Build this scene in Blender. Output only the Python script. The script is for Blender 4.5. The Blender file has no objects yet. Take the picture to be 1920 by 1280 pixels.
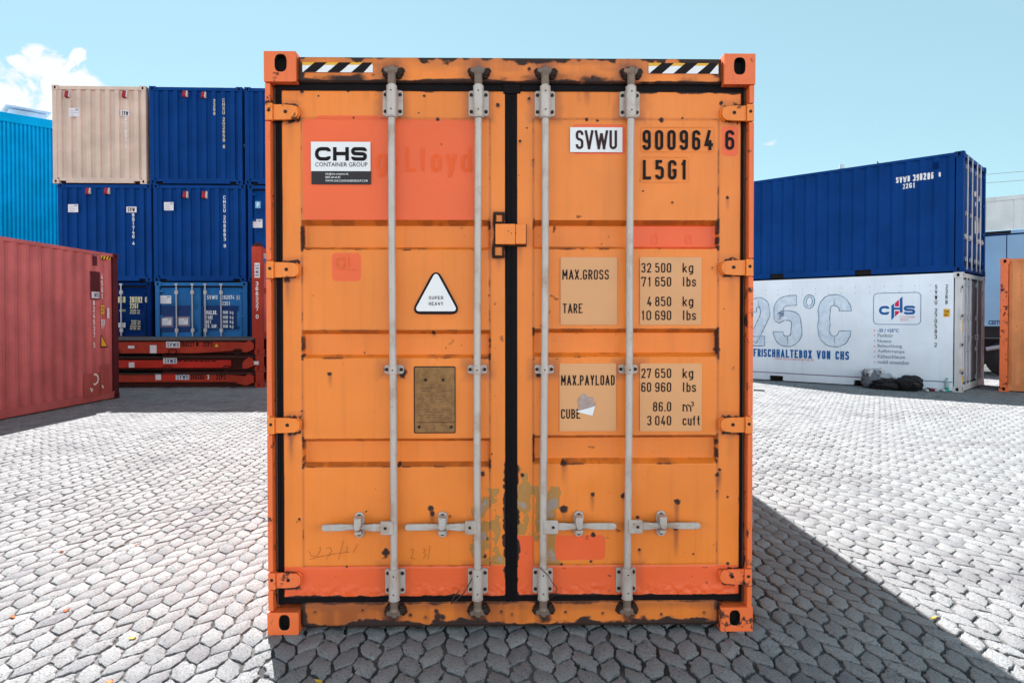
import bpy, bmesh, math, random
import numpy as np
from mathutils import Vector, Matrix

scene = bpy.context.scene
COL = scene.collection
rad = math.radians

# ------------------------------------------------------------------ camera
FPX, PITCH, ROLL, CAMH, CY = 1294.25, 0.0162, 0.0007, 1.5726, 620.26   # measured on a 1920 px wide frame
cam_data = bpy.data.cameras.new("camera")
cam_data.sensor_width = 36.0
cam_data.lens = FPX / 1920.0 * 36.0
cam_data.shift_y = (CY - 640.0) / 1920.0
cam_data.clip_start = 0.05
cam_data.clip_end = 3000.0
cam = bpy.data.objects.new("camera", cam_data)
COL.objects.link(cam)
cam.matrix_world = Matrix.Translation((0, 0, CAMH)) @ Matrix.Rotation(math.pi / 2 - PITCH, 4, 'X') @ Matrix.Rotation(-ROLL, 4, 'Z')
scene.camera = cam

# ------------------------------------------------------------------ light
SUN_EL = rad(46.7)
SUN_AZ = rad(-22.4)            # from +Y, positive towards +X
SUN_DIR = Vector((math.sin(SUN_AZ) * math.cos(SUN_EL), math.cos(SUN_AZ) * math.cos(SUN_EL), math.sin(SUN_EL)))
sun_data = bpy.data.lights.new("sun", 'SUN')
sun_data.energy = 5.0
sun_data.angle = rad(0.5)
sun_data.color = (1.0, 0.97, 0.925)
sun = bpy.data.objects.new("sun", sun_data)
COL.objects.link(sun)
sun.location = SUN_DIR * 60
sun.rotation_euler = SUN_DIR.to_track_quat('Z', 'Y').to_euler()

scene.view_settings.view_transform = 'Standard'
scene.view_settings.look = 'None'
scene.view_settings.exposure = 1.60
scene.view_settings.gamma = 1.0


class Nodes:
    """Small helper that writes node trees as expressions."""
    def __init__(self, tree):
        self.t = tree
        self.n = tree.nodes
        self.l = tree.links

    def add(self, kind, **kw):
        nd = self.n.new(kind)
        for k, v in kw.items():
            setattr(nd, k, v)
        return nd

    def put(self, sock, val):
        if isinstance(val, bpy.types.NodeSocket):
            self.l.new(val, sock)
        elif val is not None:
            if hasattr(sock.default_value, '__len__') and not hasattr(val, '__len__'):
                val = [val] * len(sock.default_value)
            if hasattr(val, '__len__') and len(val) == 3 and len(sock.default_value) == 4:
                val = (*val, 1.0)
            sock.default_value = val

    def math(self, op, a, b=None, c=None, clamp=False):
        nd = self.add('ShaderNodeMath', operation=op, use_clamp=clamp)
        self.put(nd.inputs[0], a)
        if b is not None: self.put(nd.inputs[1], b)
        if c is not None: self.put(nd.inputs[2], c)
        return nd.outputs[0]

    def step(self, v, lo, hi):
        nd = self.add('ShaderNodeMapRange', interpolation_type='SMOOTHSTEP')
        self.put(nd.inputs[0], v)
        self.put(nd.inputs[1], lo); self.put(nd.inputs[2], hi)
        return nd.outputs[0]

    def mix(self, fac, a, b, blend='MIX'):
        nd = self.add('ShaderNodeMix', data_type='RGBA', blend_type=blend)
        self.put(nd.inputs[0], fac)
        self.put(nd.inputs[6], a); self.put(nd.inputs[7], b)
        return nd.outputs[2]

    def noise(self, vec, scale, detail=4.0, rough=0.55, dist=0.0):
        nd = self.add('ShaderNodeTexNoise')
        self.put(nd.inputs['Vector'], vec)
        nd.inputs['Scale'].default_value = scale
        nd.inputs['Detail'].default_value = detail
        nd.inputs['Roughness'].default_value = rough
        nd.inputs['Distortion'].default_value = dist
        return nd.outputs[0]

    def scale(self, vec, s):
        nd = self.add('ShaderNodeMapping')
        self.put(nd.inputs[0], vec)
        nd.inputs[3].default_value = s
        return nd.outputs[0]

    def coords(self):
        return self.add('ShaderNodeTexCoord').outputs['Object']

    def attr(self, name):
        return self.add('ShaderNodeAttribute', attribute_name=name).outputs['Fac']

    def bump(self, height, strength=0.3, dist=0.01, normal=None):
        nd = self.add('ShaderNodeBump')
        nd.inputs['Strength'].default_value = strength
        nd.inputs['Distance'].default_value = dist
        self.put(nd.inputs['Height'], height)
        if normal is not None: self.put(nd.inputs['Normal'], normal)
        return nd.outputs[0]


# ------------------------------------------------------------------ sky
world = bpy.data.worlds.new("World")
scene.world = world
world.use_nodes = True
world.node_tree.nodes.clear()
W_ = Nodes(world.node_tree)
sky = W_.add('ShaderNodeTexSky', sky_type='NISHITA', sun_disc=False)
sky.sun_elevation = SUN_EL
sky.sun_rotation = SUN_AZ
sky.air_density = 1.0
sky.dust_density = 0.15
sky.ozone_density = 1.6
SKY_STRENGTH = 0.05
dirv = W_.add('ShaderNodeTexCoord').outputs['Generated']
sep = W_.add('ShaderNodeSeparateXYZ')
W_.put(sep.inputs[0], dirv)
fy = W_.math('MAXIMUM', sep.outputs[1], 0.02)
cu = W_.math('DIVIDE', sep.outputs[0], fy)
cv = W_.math('DIVIDE', sep.outputs[2], fy)
cn = W_.noise(dirv, 23.0, 10.0, 0.62, 0.5)
cn2 = W_.noise(dirv, 2.3, 5.0, 0.6, 0.1)

def puff(u0, v0, ru, rv):
    a = W_.math('DIVIDE', W_.math('SUBTRACT', cu, u0), ru)
    b = W_.math('DIVIDE', W_.math('SUBTRACT', cv, v0), rv)
    d = W_.math('ADD', W_.math('MULTIPLY', a, a), W_.math('MULTIPLY', b, b))
    return W_.math('SUBTRACT', 1.0, d, clamp=True)

field = None
for px, py, rx, ry in ((8, 205, 120, 78), (100, 140, 62, 58), (112, 160, 85, 34), (72, 100, 26, 20), (42, 122, 22, 18), (150, 108, 22, 15), (175, 215, 110, 40), (1447, 268, 30, 13)):
    q = puff((px - 960) / 1294.0, (599.3 - py) / 1294.0, rx * 1.35 / 1294.0, ry * 1.35 / 1294.0)
    if px > 1000: q = W_.math('MULTIPLY', q, 0.42)
    field = q if field is None else W_.math('MAXIMUM', field, q)
front = W_.step(W_.math('ADD', field, W_.math('MULTIPLY', W_.math('SUBTRACT', cn, 0.5), 3.6)), 0.34, 0.76)
front = W_.math('MULTIPLY', front, W_.step(field, 0.0, 0.22))
# added low cloud bank, unseen behind the camera, filling light into the shaded fronts
back = W_.step(W_.math('ADD', cn2, W_.math('MULTIPLY', cn, 0.30)), 0.50, 0.70)
back = W_.math('MULTIPLY', back, W_.step(sep.outputs[1], 0.10, -0.22))
back = W_.math('MULTIPLY', back, W_.step(sep.outputs[2], 0.36, 0.22))
hs = W_.add('ShaderNodeHueSaturation')
hs.inputs['Hue'].default_value = 0.485
hs.inputs['Saturation'].default_value = 0.85
hs.inputs['Value'].default_value = 1.0
W_.put(hs.inputs['Color'], sky.outputs[0])
CLOUD_L = 0.34 / SKY_STRENGTH
FILL_BANK_L = 1.5 / SKY_STRENGTH
tint = W_.mix(1.0, hs.outputs[0], (0.86, 1.0, 0.98), 'MULTIPLY')
veil = W_.mix(0.5, tint, (0.176 / SKY_STRENGTH, 0.276 / SKY_STRENGTH, 0.298 / SKY_STRENGTH))
skycol = W_.mix(front, veil, (CLOUD_L * 0.96, CLOUD_L * 0.98, CLOUD_L * 0.99))
skycol = W_.mix(back, skycol, (FILL_BANK_L, FILL_BANK_L * 0.99, FILL_BANK_L * 0.98))
bg = W_.add('ShaderNodeBackground')
W_.put(bg.inputs['Color'], skycol)
bg.inputs['Strength'].default_value = SKY_STRENGTH
wo = W_.add('ShaderNodeOutputWorld')
W_.l.new(bg.outputs[0], wo.inputs['Surface'])


# ------------------------------------------------------------------ materials
def new_mat(name):
    m = bpy.data.materials.new(name)
    m.use_nodes = True
    m.node_tree.nodes.clear()
    N = Nodes(m.node_tree)
    p = N.add('ShaderNodeBsdfPrincipled')
    o = N.add('ShaderNodeOutputMaterial')
    N.l.new(p.outputs[0], o.inputs[0])
    return m, N, p


def plain(name, col, rough=0.5, metal=0.0, var=0.08, scale=6.0, bump=0.0, spec=0.2):
    m, N, p = new_mat(name)
    co = N.coords()
    n = N.noise(co, scale, 5.0, 0.6)
    lo = tuple(max(0, c * (1 - 2 * var)) for c in col)
    hi = tuple(min(1, c * (1 + 2 * var)) for c in col)
    N.put(p.inputs['Base Color'], N.mix(n, lo, hi))
    p.inputs['Roughness'].default_value = rough
    p.inputs['Metallic'].default_value = metal
    p.inputs['Specular IOR Level'].default_value = spec
    if bump:
        N.put(p.inputs['Normal'], N.bump(N.noise(co, scale * 6, 4.0), bump, 0.004))
    return m


def paint(name, col, rough=0.45, rust=0.0, dirt=0.25, fade=0.12, spec=0.12):
    """Container paint: faded in patches, dusty streaks, rust specks and scuffs."""
    m, N, p = new_mat(name)
    co = N.coords()
    n1 = N.noise(co, 1.3, 5.0, 0.6)
    n2 = N.noise(N.scale(co, (9.0, 9.0, 0.5)), 1.0, 5.0, 0.65)
    n3 = N.noise(co, 26.0, 6.0, 0.65)
    lo = tuple(c * (1 - fade) for c in col)
    hi = tuple(min(1, c * (1 + fade) + 0.006 * fade) for c in col)
    c = N.mix(N.step(n1, 0.3, 0.7), lo, hi)
    grime = tuple(0.55 * x + 0.004 for x in col)
    c = N.mix(N.math('MULTIPLY', N.step(n2, 0.52, 0.78), dirt), c, grime)
    rr = rough
    if rust > 0:
        rn = N.math('ADD', n3, N.math('MULTIPLY', N.math('SUBTRACT', n1, 0.5), 0.6))
        rm = N.step(rn, 0.76 - 0.10 * rust, 0.82 - 0.10 * rust)
        c = N.mix(rm, c, (0.075, 0.028, 0.018))
        rr = N.math('ADD', rough, N.math('MULTIPLY', rm, 0.4))
    N.put(p.inputs['Base Color'], c)
    N.put(p.inputs['Roughness'], rr)
    p.inputs['Specular IOR Level'].default_value = spec
    N.put(p.inputs['Normal'], N.bump(N.math('ADD', n1, N.math('MULTIPLY', n3, 0.25)), 0.2, 0.02))
    return m


ORANGE = (0.82, 0.212, 0.020)
REPAINT = (0.82, 0.112, 0.022)
RUST_D = (0.016, 0.0075, 0.0065)
RUST_M = (0.105, 0.030, 0.014)


def weathered(name, base, chips=0.0):
    """Old orange paint driven by stains and some shade stored on the mesh: rust, streak, repaint, peel."""
    m, N, p = new_mat(name)
    co = N.coords()
    big = N.noise(co, 1.6, 5.0, 0.6)
    mid = N.noise(co, 14.0, 6.0, 0.65)
    fine = N.noise(co, 75.0, 6.0, 0.7)
    run = N.noise(N.scale(co, (22.0, 22.0, 1.1)), 1.0, 5.0, 0.65)
    c = N.mix(N.step(big, 0.3, 0.7), tuple(x * 0.93 for x in base), tuple(min(1, x * 1.06) for x in base))
    c = N.mix(N.math('MULTIPLY', N.step(run, 0.48, 0.78), 0.32), c, tuple(x * 0.60 for x in base))
    chalk = N.step(N.noise(co, 3.3, 6.0, 0.68), 0.52, 0.72)
    c = N.mix(N.math('MULTIPLY', chalk, 0.30), c, (min(1, base[0] * 1.06), base[1] * 1.28, base[2] * 2.2 + .015))
    scr = N.step(N.noise(N.scale(co, (2.2, 2.2, 140.0)), 1.0, 2.0, 0.5), 0.73, 0.75)
    scr = N.math('MULTIPLY', scr, N.step(N.noise(co, 2.7, 2.0, 0.5), 0.52, 0.62))
    c = N.mix(N.math('MULTIPLY', scr, 0.45), c, (0.60, 0.30, 0.14))
    # repaint with a ragged brush edge
    jag = N.math('ADD', N.math('MULTIPLY', N.math('SUBTRACT', mid, 0.5), 0.55), N.math('MULTIPLY', N.math('SUBTRACT', fine, 0.5), 0.3))
    rp = N.step(N.math('ADD', N.attr('repaint'), jag), 0.44, 0.56)
    rc = N.mix(N.step(big, 0.3, 0.7), tuple(x * 0.95 for x in REPAINT), tuple(min(1, x * 1.05) for x in REPAINT))
    c = N.mix(rp, c, rc)
    # peeled layers: olive tan under the orange, grey filler and bare metal below that
    pa = N.math('ADD', N.attr('peel'), N.math('MULTIPLY', jag, 1.6))
    pl = N.step(pa, 0.46, 0.50)
    tan = N.mix(mid, (0.34, 0.155, 0.030), (0.50, 0.24, 0.055))
    c = N.mix(pl, c, tan)
    pl2 = N.step(N.math('ADD', pa, N.math('MULTIPLY', N.math('SUBTRACT', mid, 0.5), 1.5)), 0.98, 1.04)
    c = N.mix(pl2, c, N.mix(fine, (0.17, 0.12, 0.10), (0.46, 0.36, 0.32)))
    # streaks of rust water, with the shade painted on band slopes and sill
    st = N.math('MULTIPLY', N.attr('streak_shade'), N.math('ADD', 0.55, N.math('MULTIPLY', run, 0.7)), clamp=True)
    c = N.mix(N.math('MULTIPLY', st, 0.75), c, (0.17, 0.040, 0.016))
    # rust
    rf = N.math('ADD', N.attr('rust'), N.math('ADD', N.math('MULTIPLY', N.math('SUBTRACT', mid, 0.5), 0.7), N.math('MULTIPLY', N.math('SUBTRACT', fine, 0.5), 0.55)))
    if chips: rf = N.math('ADD', rf, N.math('MULTIPLY', N.step(N.math('ADD', N.noise(co, 11.0, 6.0, 0.7), N.math('MULTIPLY', N.math('SUBTRACT', big, .5), .5)), 0.535, 0.66), chips))
    r1 = N.math('MULTIPLY', N.step(rf, 0.30, 0.72), 0.9)
    r2 = N.math('MULTIPLY', N.step(rf, 0.56, 0.90), 0.95)
    c = N.mix(N.math('MULTIPLY', r1, 0.85), c, RUST_M)
    c = N.mix(r2, c, RUST_D)
    # fine pin-hole specks all over
    spk = N.step(N.math('ADD', N.noise(co, 42.0, 2.0, 0.5), N.math('MULTIPLY', big, 0.22)), 0.865, 0.90)
    c = N.mix(N.math('MULTIPLY', spk, 0.8), c, RUST_M)
    N.put(p.inputs['Base Color'], c)
    N.put(p.inputs['Roughness'], N.math('ADD', N.math('ADD', 0.42, N.math('MULTIPLY', mid, 0.1)), N.math('MULTIPLY', r1, 0.35)))
    h = N.math('SUBTRACT', N.math('MULTIPLY', big, 0.6), N.math('MULTIPLY', pl, 0.25))
    h = N.math('ADD', h, N.math('MULTIPLY', N.math('MULTIPLY', r1, fine), 0.5))
    h = N.math('ADD', h, N.math('MULTIPLY', N.math('MULTIPLY', rp, mid), 0.10))
    N.put(p.inputs['Normal'], N.bump(h, 0.35, 0.006))
    return m


def steel(name, col, stain=0.4, metal=0.35, residue=False):
    m, N, p = new_mat(name)
    co = N.coords()
    a = N.noise(N.scale(co, (40.0, 40.0, 5.0)), 1.0, 6.0, 0.7)
    b = N.noise(co, 60.0, 5.0, 0.7)
    d = N.noise(co, 7.0, 5.0, 0.6)
    c = N.mix(a, tuple(x * 0.8 for x in col), tuple(min(1, x * 1.12) for x in col))
    c = N.mix(N.math('MULTIPLY', N.step(d, 0.48, 0.72), stain), c, (0.30, 0.17, 0.10))
    c = N.mix(N.math('MULTIPLY', N.step(N.noise(N.scale(co, (3.0, 3.0, 1.2)), 1.0, 5.0, .7), 0.50, .75), .35), c, tuple(x * .62 for x in col))
    c = N.mix(N.step(N.math('ADD', b, N.math('MULTIPLY', d, 0.3)), 0.80, 0.88), c, (0.06, 0.04, 0.035))
    if residue:
        q = N.math('ADD', N.noise(N.scale(co, (30.0, 30.0, 4.0)), 1.0, 5.0, .65), N.math('MULTIPLY', N.noise(co, 1.9, 2.0, .5), .45))
        c = N.mix(N.math('MULTIPLY', N.step(q, 0.90, 0.95), .8), c, (0.72, 0.22, 0.07))
    N.put(p.inputs['Base Color'], c)
    p.inputs['Metallic'].default_value = metal
    N.put(p.inputs['Roughness'], N.math('ADD', 0.42, N.math('MULTIPLY', b, 0.25)))
    N.put(p.inputs['Normal'], N.bump(N.math('ADD', b, a), 0.15, 0.002))
    return m


M = {}
M['orange'] = weathered('old orange paint', ORANGE)
M['orange_red'] = weathered('fresh orange red paint', (0.80, 0.150, 0.034), 0.8)
M['hinge_paint'] = weathered('chipped orange hinge paint', ORANGE, 0.75)
M['film_line'] = plain('edge of clear film', (0.66, 0.155, 0.022), 0.4)
M['rubber'] = plain('black door seal rubber', (0.006, 0.005, 0.007), 0.6, 0, 0.2, 20, 0, 0.1)
M['steel'] = steel('galvanised steel', (0.50, 0.45, 0.42), 0.6, .3, True)
M['steel_rust'] = steel('rusty cam steel', (0.17, 0.125, 0.10), 0.7)
M['bolt'] = plain('rusty bolt steel', (0.035, 0.022, 0.018), 0.6, 0.3, 0.3, 60)
M['void'] = plain('dark cavity', (0.012, 0.010, 0.010), 0.9)
M['white_film'] = plain('white vinyl', (0.78, 0.78, 0.80), 0.4, 0, 0.02)
M['black_ink'] = plain('black lettering', (0.009, 0.006, 0.008), 0.5, 0, 0.1, spec=0.12)
M['maroon_ink'] = plain('dark maroon lettering', (0.035, 0.010, 0.014), 0.5, 0, 0.1)
M['dark_film'] = plain('anthracite vinyl', (0.028, 0.024, 0.028), 0.4, 0, 0.05)
M['yellow_film'] = plain('yellow vinyl', (0.75, 0.40, 0.04), 0.4, 0, 0.06)
M['beige_film'] = plain('yellowed film', (0.68, 0.335, 0.155), 0.32, 0, 0.09, 2.0)
M['ghost'] = plain('ghost of painted over lettering', (0.815, 0.1095, 0.022), 0.45, 0, 0.03)
M['ghost_dark'] = plain('ghost of scratched lettering', (0.75, 0.16, 0.045), 0.5, 0, 0.03)
M['scratch'] = plain('brown scratch', (0.20, 0.055, 0.02), 0.6)
M['brass'] = plain('tarnished data plate', (0.24, 0.125, 0.050), 0.5, 0.35, 0.35, 38.0, 0.3)
M['cable'] = plain('steel cable', (0.07, 0.05, 0.045), 0.6, 0.4)

# ------------------------------------------------------------------ mesh helpers
class MB:
    """Collects boxes, tubes, prisms and sheets and links them as ONE mesh object."""
    def __init__(self):
        self.v = []; self.f = []; self.marks = []

    def use(self, idx):
        """Faces added from here on take material slot idx."""
        self.marks.append((len(self.f), idx))

    def _add(self, pts):
        i = len(self.v)
        self.v.extend([tuple(p) for p in pts])
        return i

    def face(self, *pts):
        i = self._add(pts)
        self.f.append(tuple(range(i, i + len(pts))))

    def box(self, x0, x1, y0, y1, z0, z1):
        i = self._add([(x0, y0, z0), (x1, y0, z0), (x1, y1, z0), (x0, y1, z0), (x0, y0, z1), (x1, y0, z1), (x1, y1, z1), (x0, y1, z1)])
        for q in ((0, 3, 2, 1), (4, 5, 6, 7), (0, 1, 5, 4), (1, 2, 6, 5), (2, 3, 7, 6), (3, 0, 4, 7)):
            self.f.append(tuple(i + k for k in q))

    def extrude(self, pts, vec):
        n = len(pts); vec = Vector(vec)
        i = self._add(pts)
        j = self._add([Vector(p) + vec for p in pts])
        self.f.append(tuple(range(i, i + n)))
        self.f.append(tuple(range(j + n - 1, j - 1, -1)))
        for k in range(n):
            m = (k + 1) % n
            self.f.append((i + k, j + k, j + m, i + m))

    def tube(self, p0, p1, r, n=12, r1=None, caps=True):
        p0, p1 = Vector(p0), Vector(p1)
        r1 = r if r1 is None else r1
        d = (p1 - p0).normalized()
        a = d.orthogonal().normalized(); b = d.cross(a)
        i = self._add([p0 + (a * math.cos(t) + b * math.sin(t)) * r for t in [2 * math.pi * k / n for k in range(n)]])
        j = self._add([p1 + (a * math.cos(t) + b * math.sin(t)) * r1 for t in [2 * math.pi * k / n for k in range(n)]])
        for k in range(n):
            m = (k + 1) % n
            self.f.append((i + k, i + m, j + m, j + k))
        if caps:
            self.f.append(tuple(range(i + n - 1, i - 1, -1)))
            self.f.append(tuple(range(j, j + n)))

    def path(self, pts, r, n=8):
        for a, b in zip(pts[:-1], pts[1:]):
            self.tube(a, b, r, n)

    def grid(self, P):
        """P: array [rows, cols, 3]"""
        r, c = P.shape[:2]
        i = self._add(P.reshape(-1, 3).tolist())
        for a in range(r - 1):
            for b in range(c - 1):
                k = i + a * c + b
                self.f.append((k, k + 1, k + c + 1, k + c))

    def holed_face(self, o, ex, ey, w, h, hole, n, depth, N=28, cap=True):
        """Rectangle o + w*ex + h*ey with an obround hole (cx, cy, hw, hh) sunk along -n by depth."""
        o, ex, ey, n = map(Vector, (o, ex, ey, n))
        cx, cy, hw, hh = hole
        ang = sorted([2 * math.pi * k / N + 0.001 for k in range(N)] + [math.atan2(y - cy, x - cx) % (2 * math.pi) for x in (0, w) for y in (0, h)])
        inner, outer = [], []
        for t in ang:
            c, s = math.cos(t), math.sin(t)
            # obround: superellipse keeps it simple
            e = 2.0 / 2.8
            inner.append((cx + hw * math.copysign(abs(c) ** e, c), cy + hh * math.copysign(abs(s) ** e, s)))
            k = min([(w - cx) / c if c > 1e-9 else 1e9, -cx / c if c < -1e-9 else 1e9, (h - cy) / s if s > 1e-9 else 1e9, -cy / s if s < -1e-9 else 1e9])
            outer.append((cx + c * k, cy + s * k))
        P = lambda q, d=0: o + ex * q[0] + ey * q[1] - n * d
        m = len(ang)
        for k in range(m):
            l = (k + 1) % m
            self.face(P(outer[k]), P(outer[l]), P(inner[l]), P(inner[k]))
            self.face(P(inner[k]), P(inner[l]), P(inner[l], depth), P(inner[k], depth))
        if cap: self.face(*[P(q, depth) for q in inner])

    def mesh(self, name, smooth=None, clean=True):
        me = bpy.data.meshes.new(name)
        me.from_pydata(self.v, [], self.f)
        if self.marks:
            mi = np.zeros(len(self.f), dtype=np.int32)
            for st, ix in self.marks: mi[st:] = ix
            me.polygons.foreach_set('material_index', mi)
        if clean:
            bm = bmesh.new(); bm.from_mesh(me)
            bmesh.ops.remove_doubles(bm, verts=bm.verts, dist=1e-6)
            bmesh.ops.recalc_face_normals(bm, faces=bm.faces)
            bm.to_mesh(me); bm.free()
        if smooth:
            me.polygons.foreach_set('use_smooth', [True] * len(me.polygons))
            me.set_sharp_from_angle(angle=rad(smooth))
        me.update()
        return me

    def build(self, name, mat, parent=None, bevel=0.0, smooth=None, clean=True, label=None):
        me = self.mesh(name, smooth, clean)
        o = link(name, me, mat, parent, label)
        if bevel:
            b = o.modifiers.new('bevel', 'BEVEL')
            b.width = bevel; b.segments = 2; b.limit_method = 'ANGLE'; b.angle_limit = rad(50)
        return o


def link(name, me, mat, parent=None, label=None):
    o = bpy.data.objects.new(name, me)
    COL.objects.link(o)
    for m_ in (mat if isinstance(mat, (list, tuple)) else [mat]):
        if m_ is not None: me.materials.append(m_)
    if parent is not None:
        o.parent = parent
    if label:
        o['label'] = label
    return o


def tag(o, label, cat, group=None):
    o['label'] = label; o['category'] = cat
    if group: o['group'] = group
    return o


def thing(name, label, cat, loc, yaw=0.0, group=None):
    o = bpy.data.objects.new(name, None)
    COL.objects.link(o)
    o.location = loc; o.rotation_euler = (0, 0, yaw)
    o.empty_display_size = 0.3
    return tag(o, label, cat, group)


# ------------------------------------------------------------------ photo rays: where a measured point lies on a real surface
def ray(px, py):
    x, y = px - 960.0, -(py - CY)
    c, s = math.cos(-ROLL), math.sin(-ROLL)
    x, y = c * x - s * y, s * x + c * y
    x /= FPX; y /= FPX
    cp, sp = math.cos(PITCH), math.sin(PITCH)
    return Vector((x, cp + y * sp, -sp + y * cp))


def on_ground(px, py, z=0.0):
    d = ray(px, py)
    return Vector((0, 0, CAMH)) + d * ((z - CAMH) / d.z)


class Face:
    """One upright face of a placed object. r runs to the viewer's right along it, z up, off is towards the viewer."""
    def __init__(self, origin, yaw, kind, pos):
        self.o = Vector((origin[0], origin[1], origin[2] if len(origin) > 2 else 0.0)); self.yaw = yaw; self.kind = kind; self.pos = pos
        self.R = Matrix.Rotation(yaw, 3, 'Z')
        self.rv, self.nv = {'front': (Vector((1, 0, 0)), Vector((0, -1, 0))), 'right': (Vector((0, 1, 0)), Vector((1, 0, 0))),
                            'left': (Vector((0, -1, 0)), Vector((-1, 0, 0))), 'back': (Vector((-1, 0, 0)), Vector((0, 1, 0)))}[kind]
        self.base = self.nv * pos          # pos: distance of the face along its outward normal

    def uv(self, px, py, off=0.0):
        d = ray(px, py); c = Vector((0, 0, CAMH))
        n = self.R @ self.nv
        p0 = self.o + self.R @ (self.base + self.nv * off)
        t = (p0 - c).dot(n) / d.dot(n)
        q = self.R.inverted() @ (c + d * t - self.o)
        return q.dot(self.rv), q.z

    def pt(self, r, z, off=0.0):
        v = self.base + self.rv * r + self.nv * off
        return Vector((v.x, v.y, z))

    def rect(self, x0, y0, x1, y1, off=0.0):
        a = self.uv((x0), (y0 + y1) / 2, off)[0]; b = self.uv(x1, (y0 + y1) / 2, off)[0]
        t = self.uv((x0 + x1) / 2, y0, off)[1]; u = self.uv((x0 + x1) / 2, y1, off)[1]
        return a, u, b, t


def sheet(face, px, mat, parent, name, off=0.003, th=0.0015, corner=0.0, label=None, world=None):
    """A thin applied sheet (sticker, plate) over the measured box px=(x0,y0,x1,y1)."""
    r0, z0, r1, z1 = world if world else face.rect(*px, off)
    mb = MB()
    if corner:
        pts = []
        for cx, cz, a0 in ((r1 - corner, z1 - corner, 0), (r0 + corner, z1 - corner, 90), (r0 + corner, z0 + corner, 180), (r1 - corner, z0 + corner, 270)):
            for k in range(5):
                t = rad(a0 + 22.5 * k)
                pts.append((cx + corner * math.cos(t), cz + corner * math.sin(t)))
    else:
        pts = [(r0, z0), (r1, z0), (r1, z1), (r0, z1)]
    mb.extrude([face.pt(r, z, off) for r, z in pts], face.R.inverted() @ (face.R @ face.nv) * -th)
    return mb.build(name, mat, parent, label=label)


# ------------------------------------------------------------------ lettering: monoline stencil strokes with rounded turns
def fillet(pts, r, closed=False):
    out = []
    n = len(pts)
    for i, p in enumerate(pts):
        p = Vector(p[:2])
        if not closed and i in (0, n - 1):
            out.append(p); continue
        a = Vector(pts[i - 1][:2]); b = Vector(pts[(i + 1) % n][:2])
        la, lb = (a - p).length, (b - p).length
        da, db = (a - p) / la, (b - p) / lb
        ang = math.acos(max(-1, min(1, da.dot(db))))
        if ang > rad(175): out.append(p); continue
        t = min(r / math.tan(ang / 2), la * (0.5 if (closed or i - 1 > 0) else 0.98), lb * (0.5 if (closed or i + 1 < n - 1) else 0.98))
        for k in range(6):
            s = k / 5
            q0 = p + da * t; q1 = p + db * t
            # quadratic turned rounder with a weight
            w = 0.75
            den = (1 - s) ** 2 + 2 * w * s * (1 - s) + s * s
            out.append((q0 * (1 - s) ** 2 + p * 2 * w * s * (1 - s) + q1 * s * s) / den)
    return out


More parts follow.
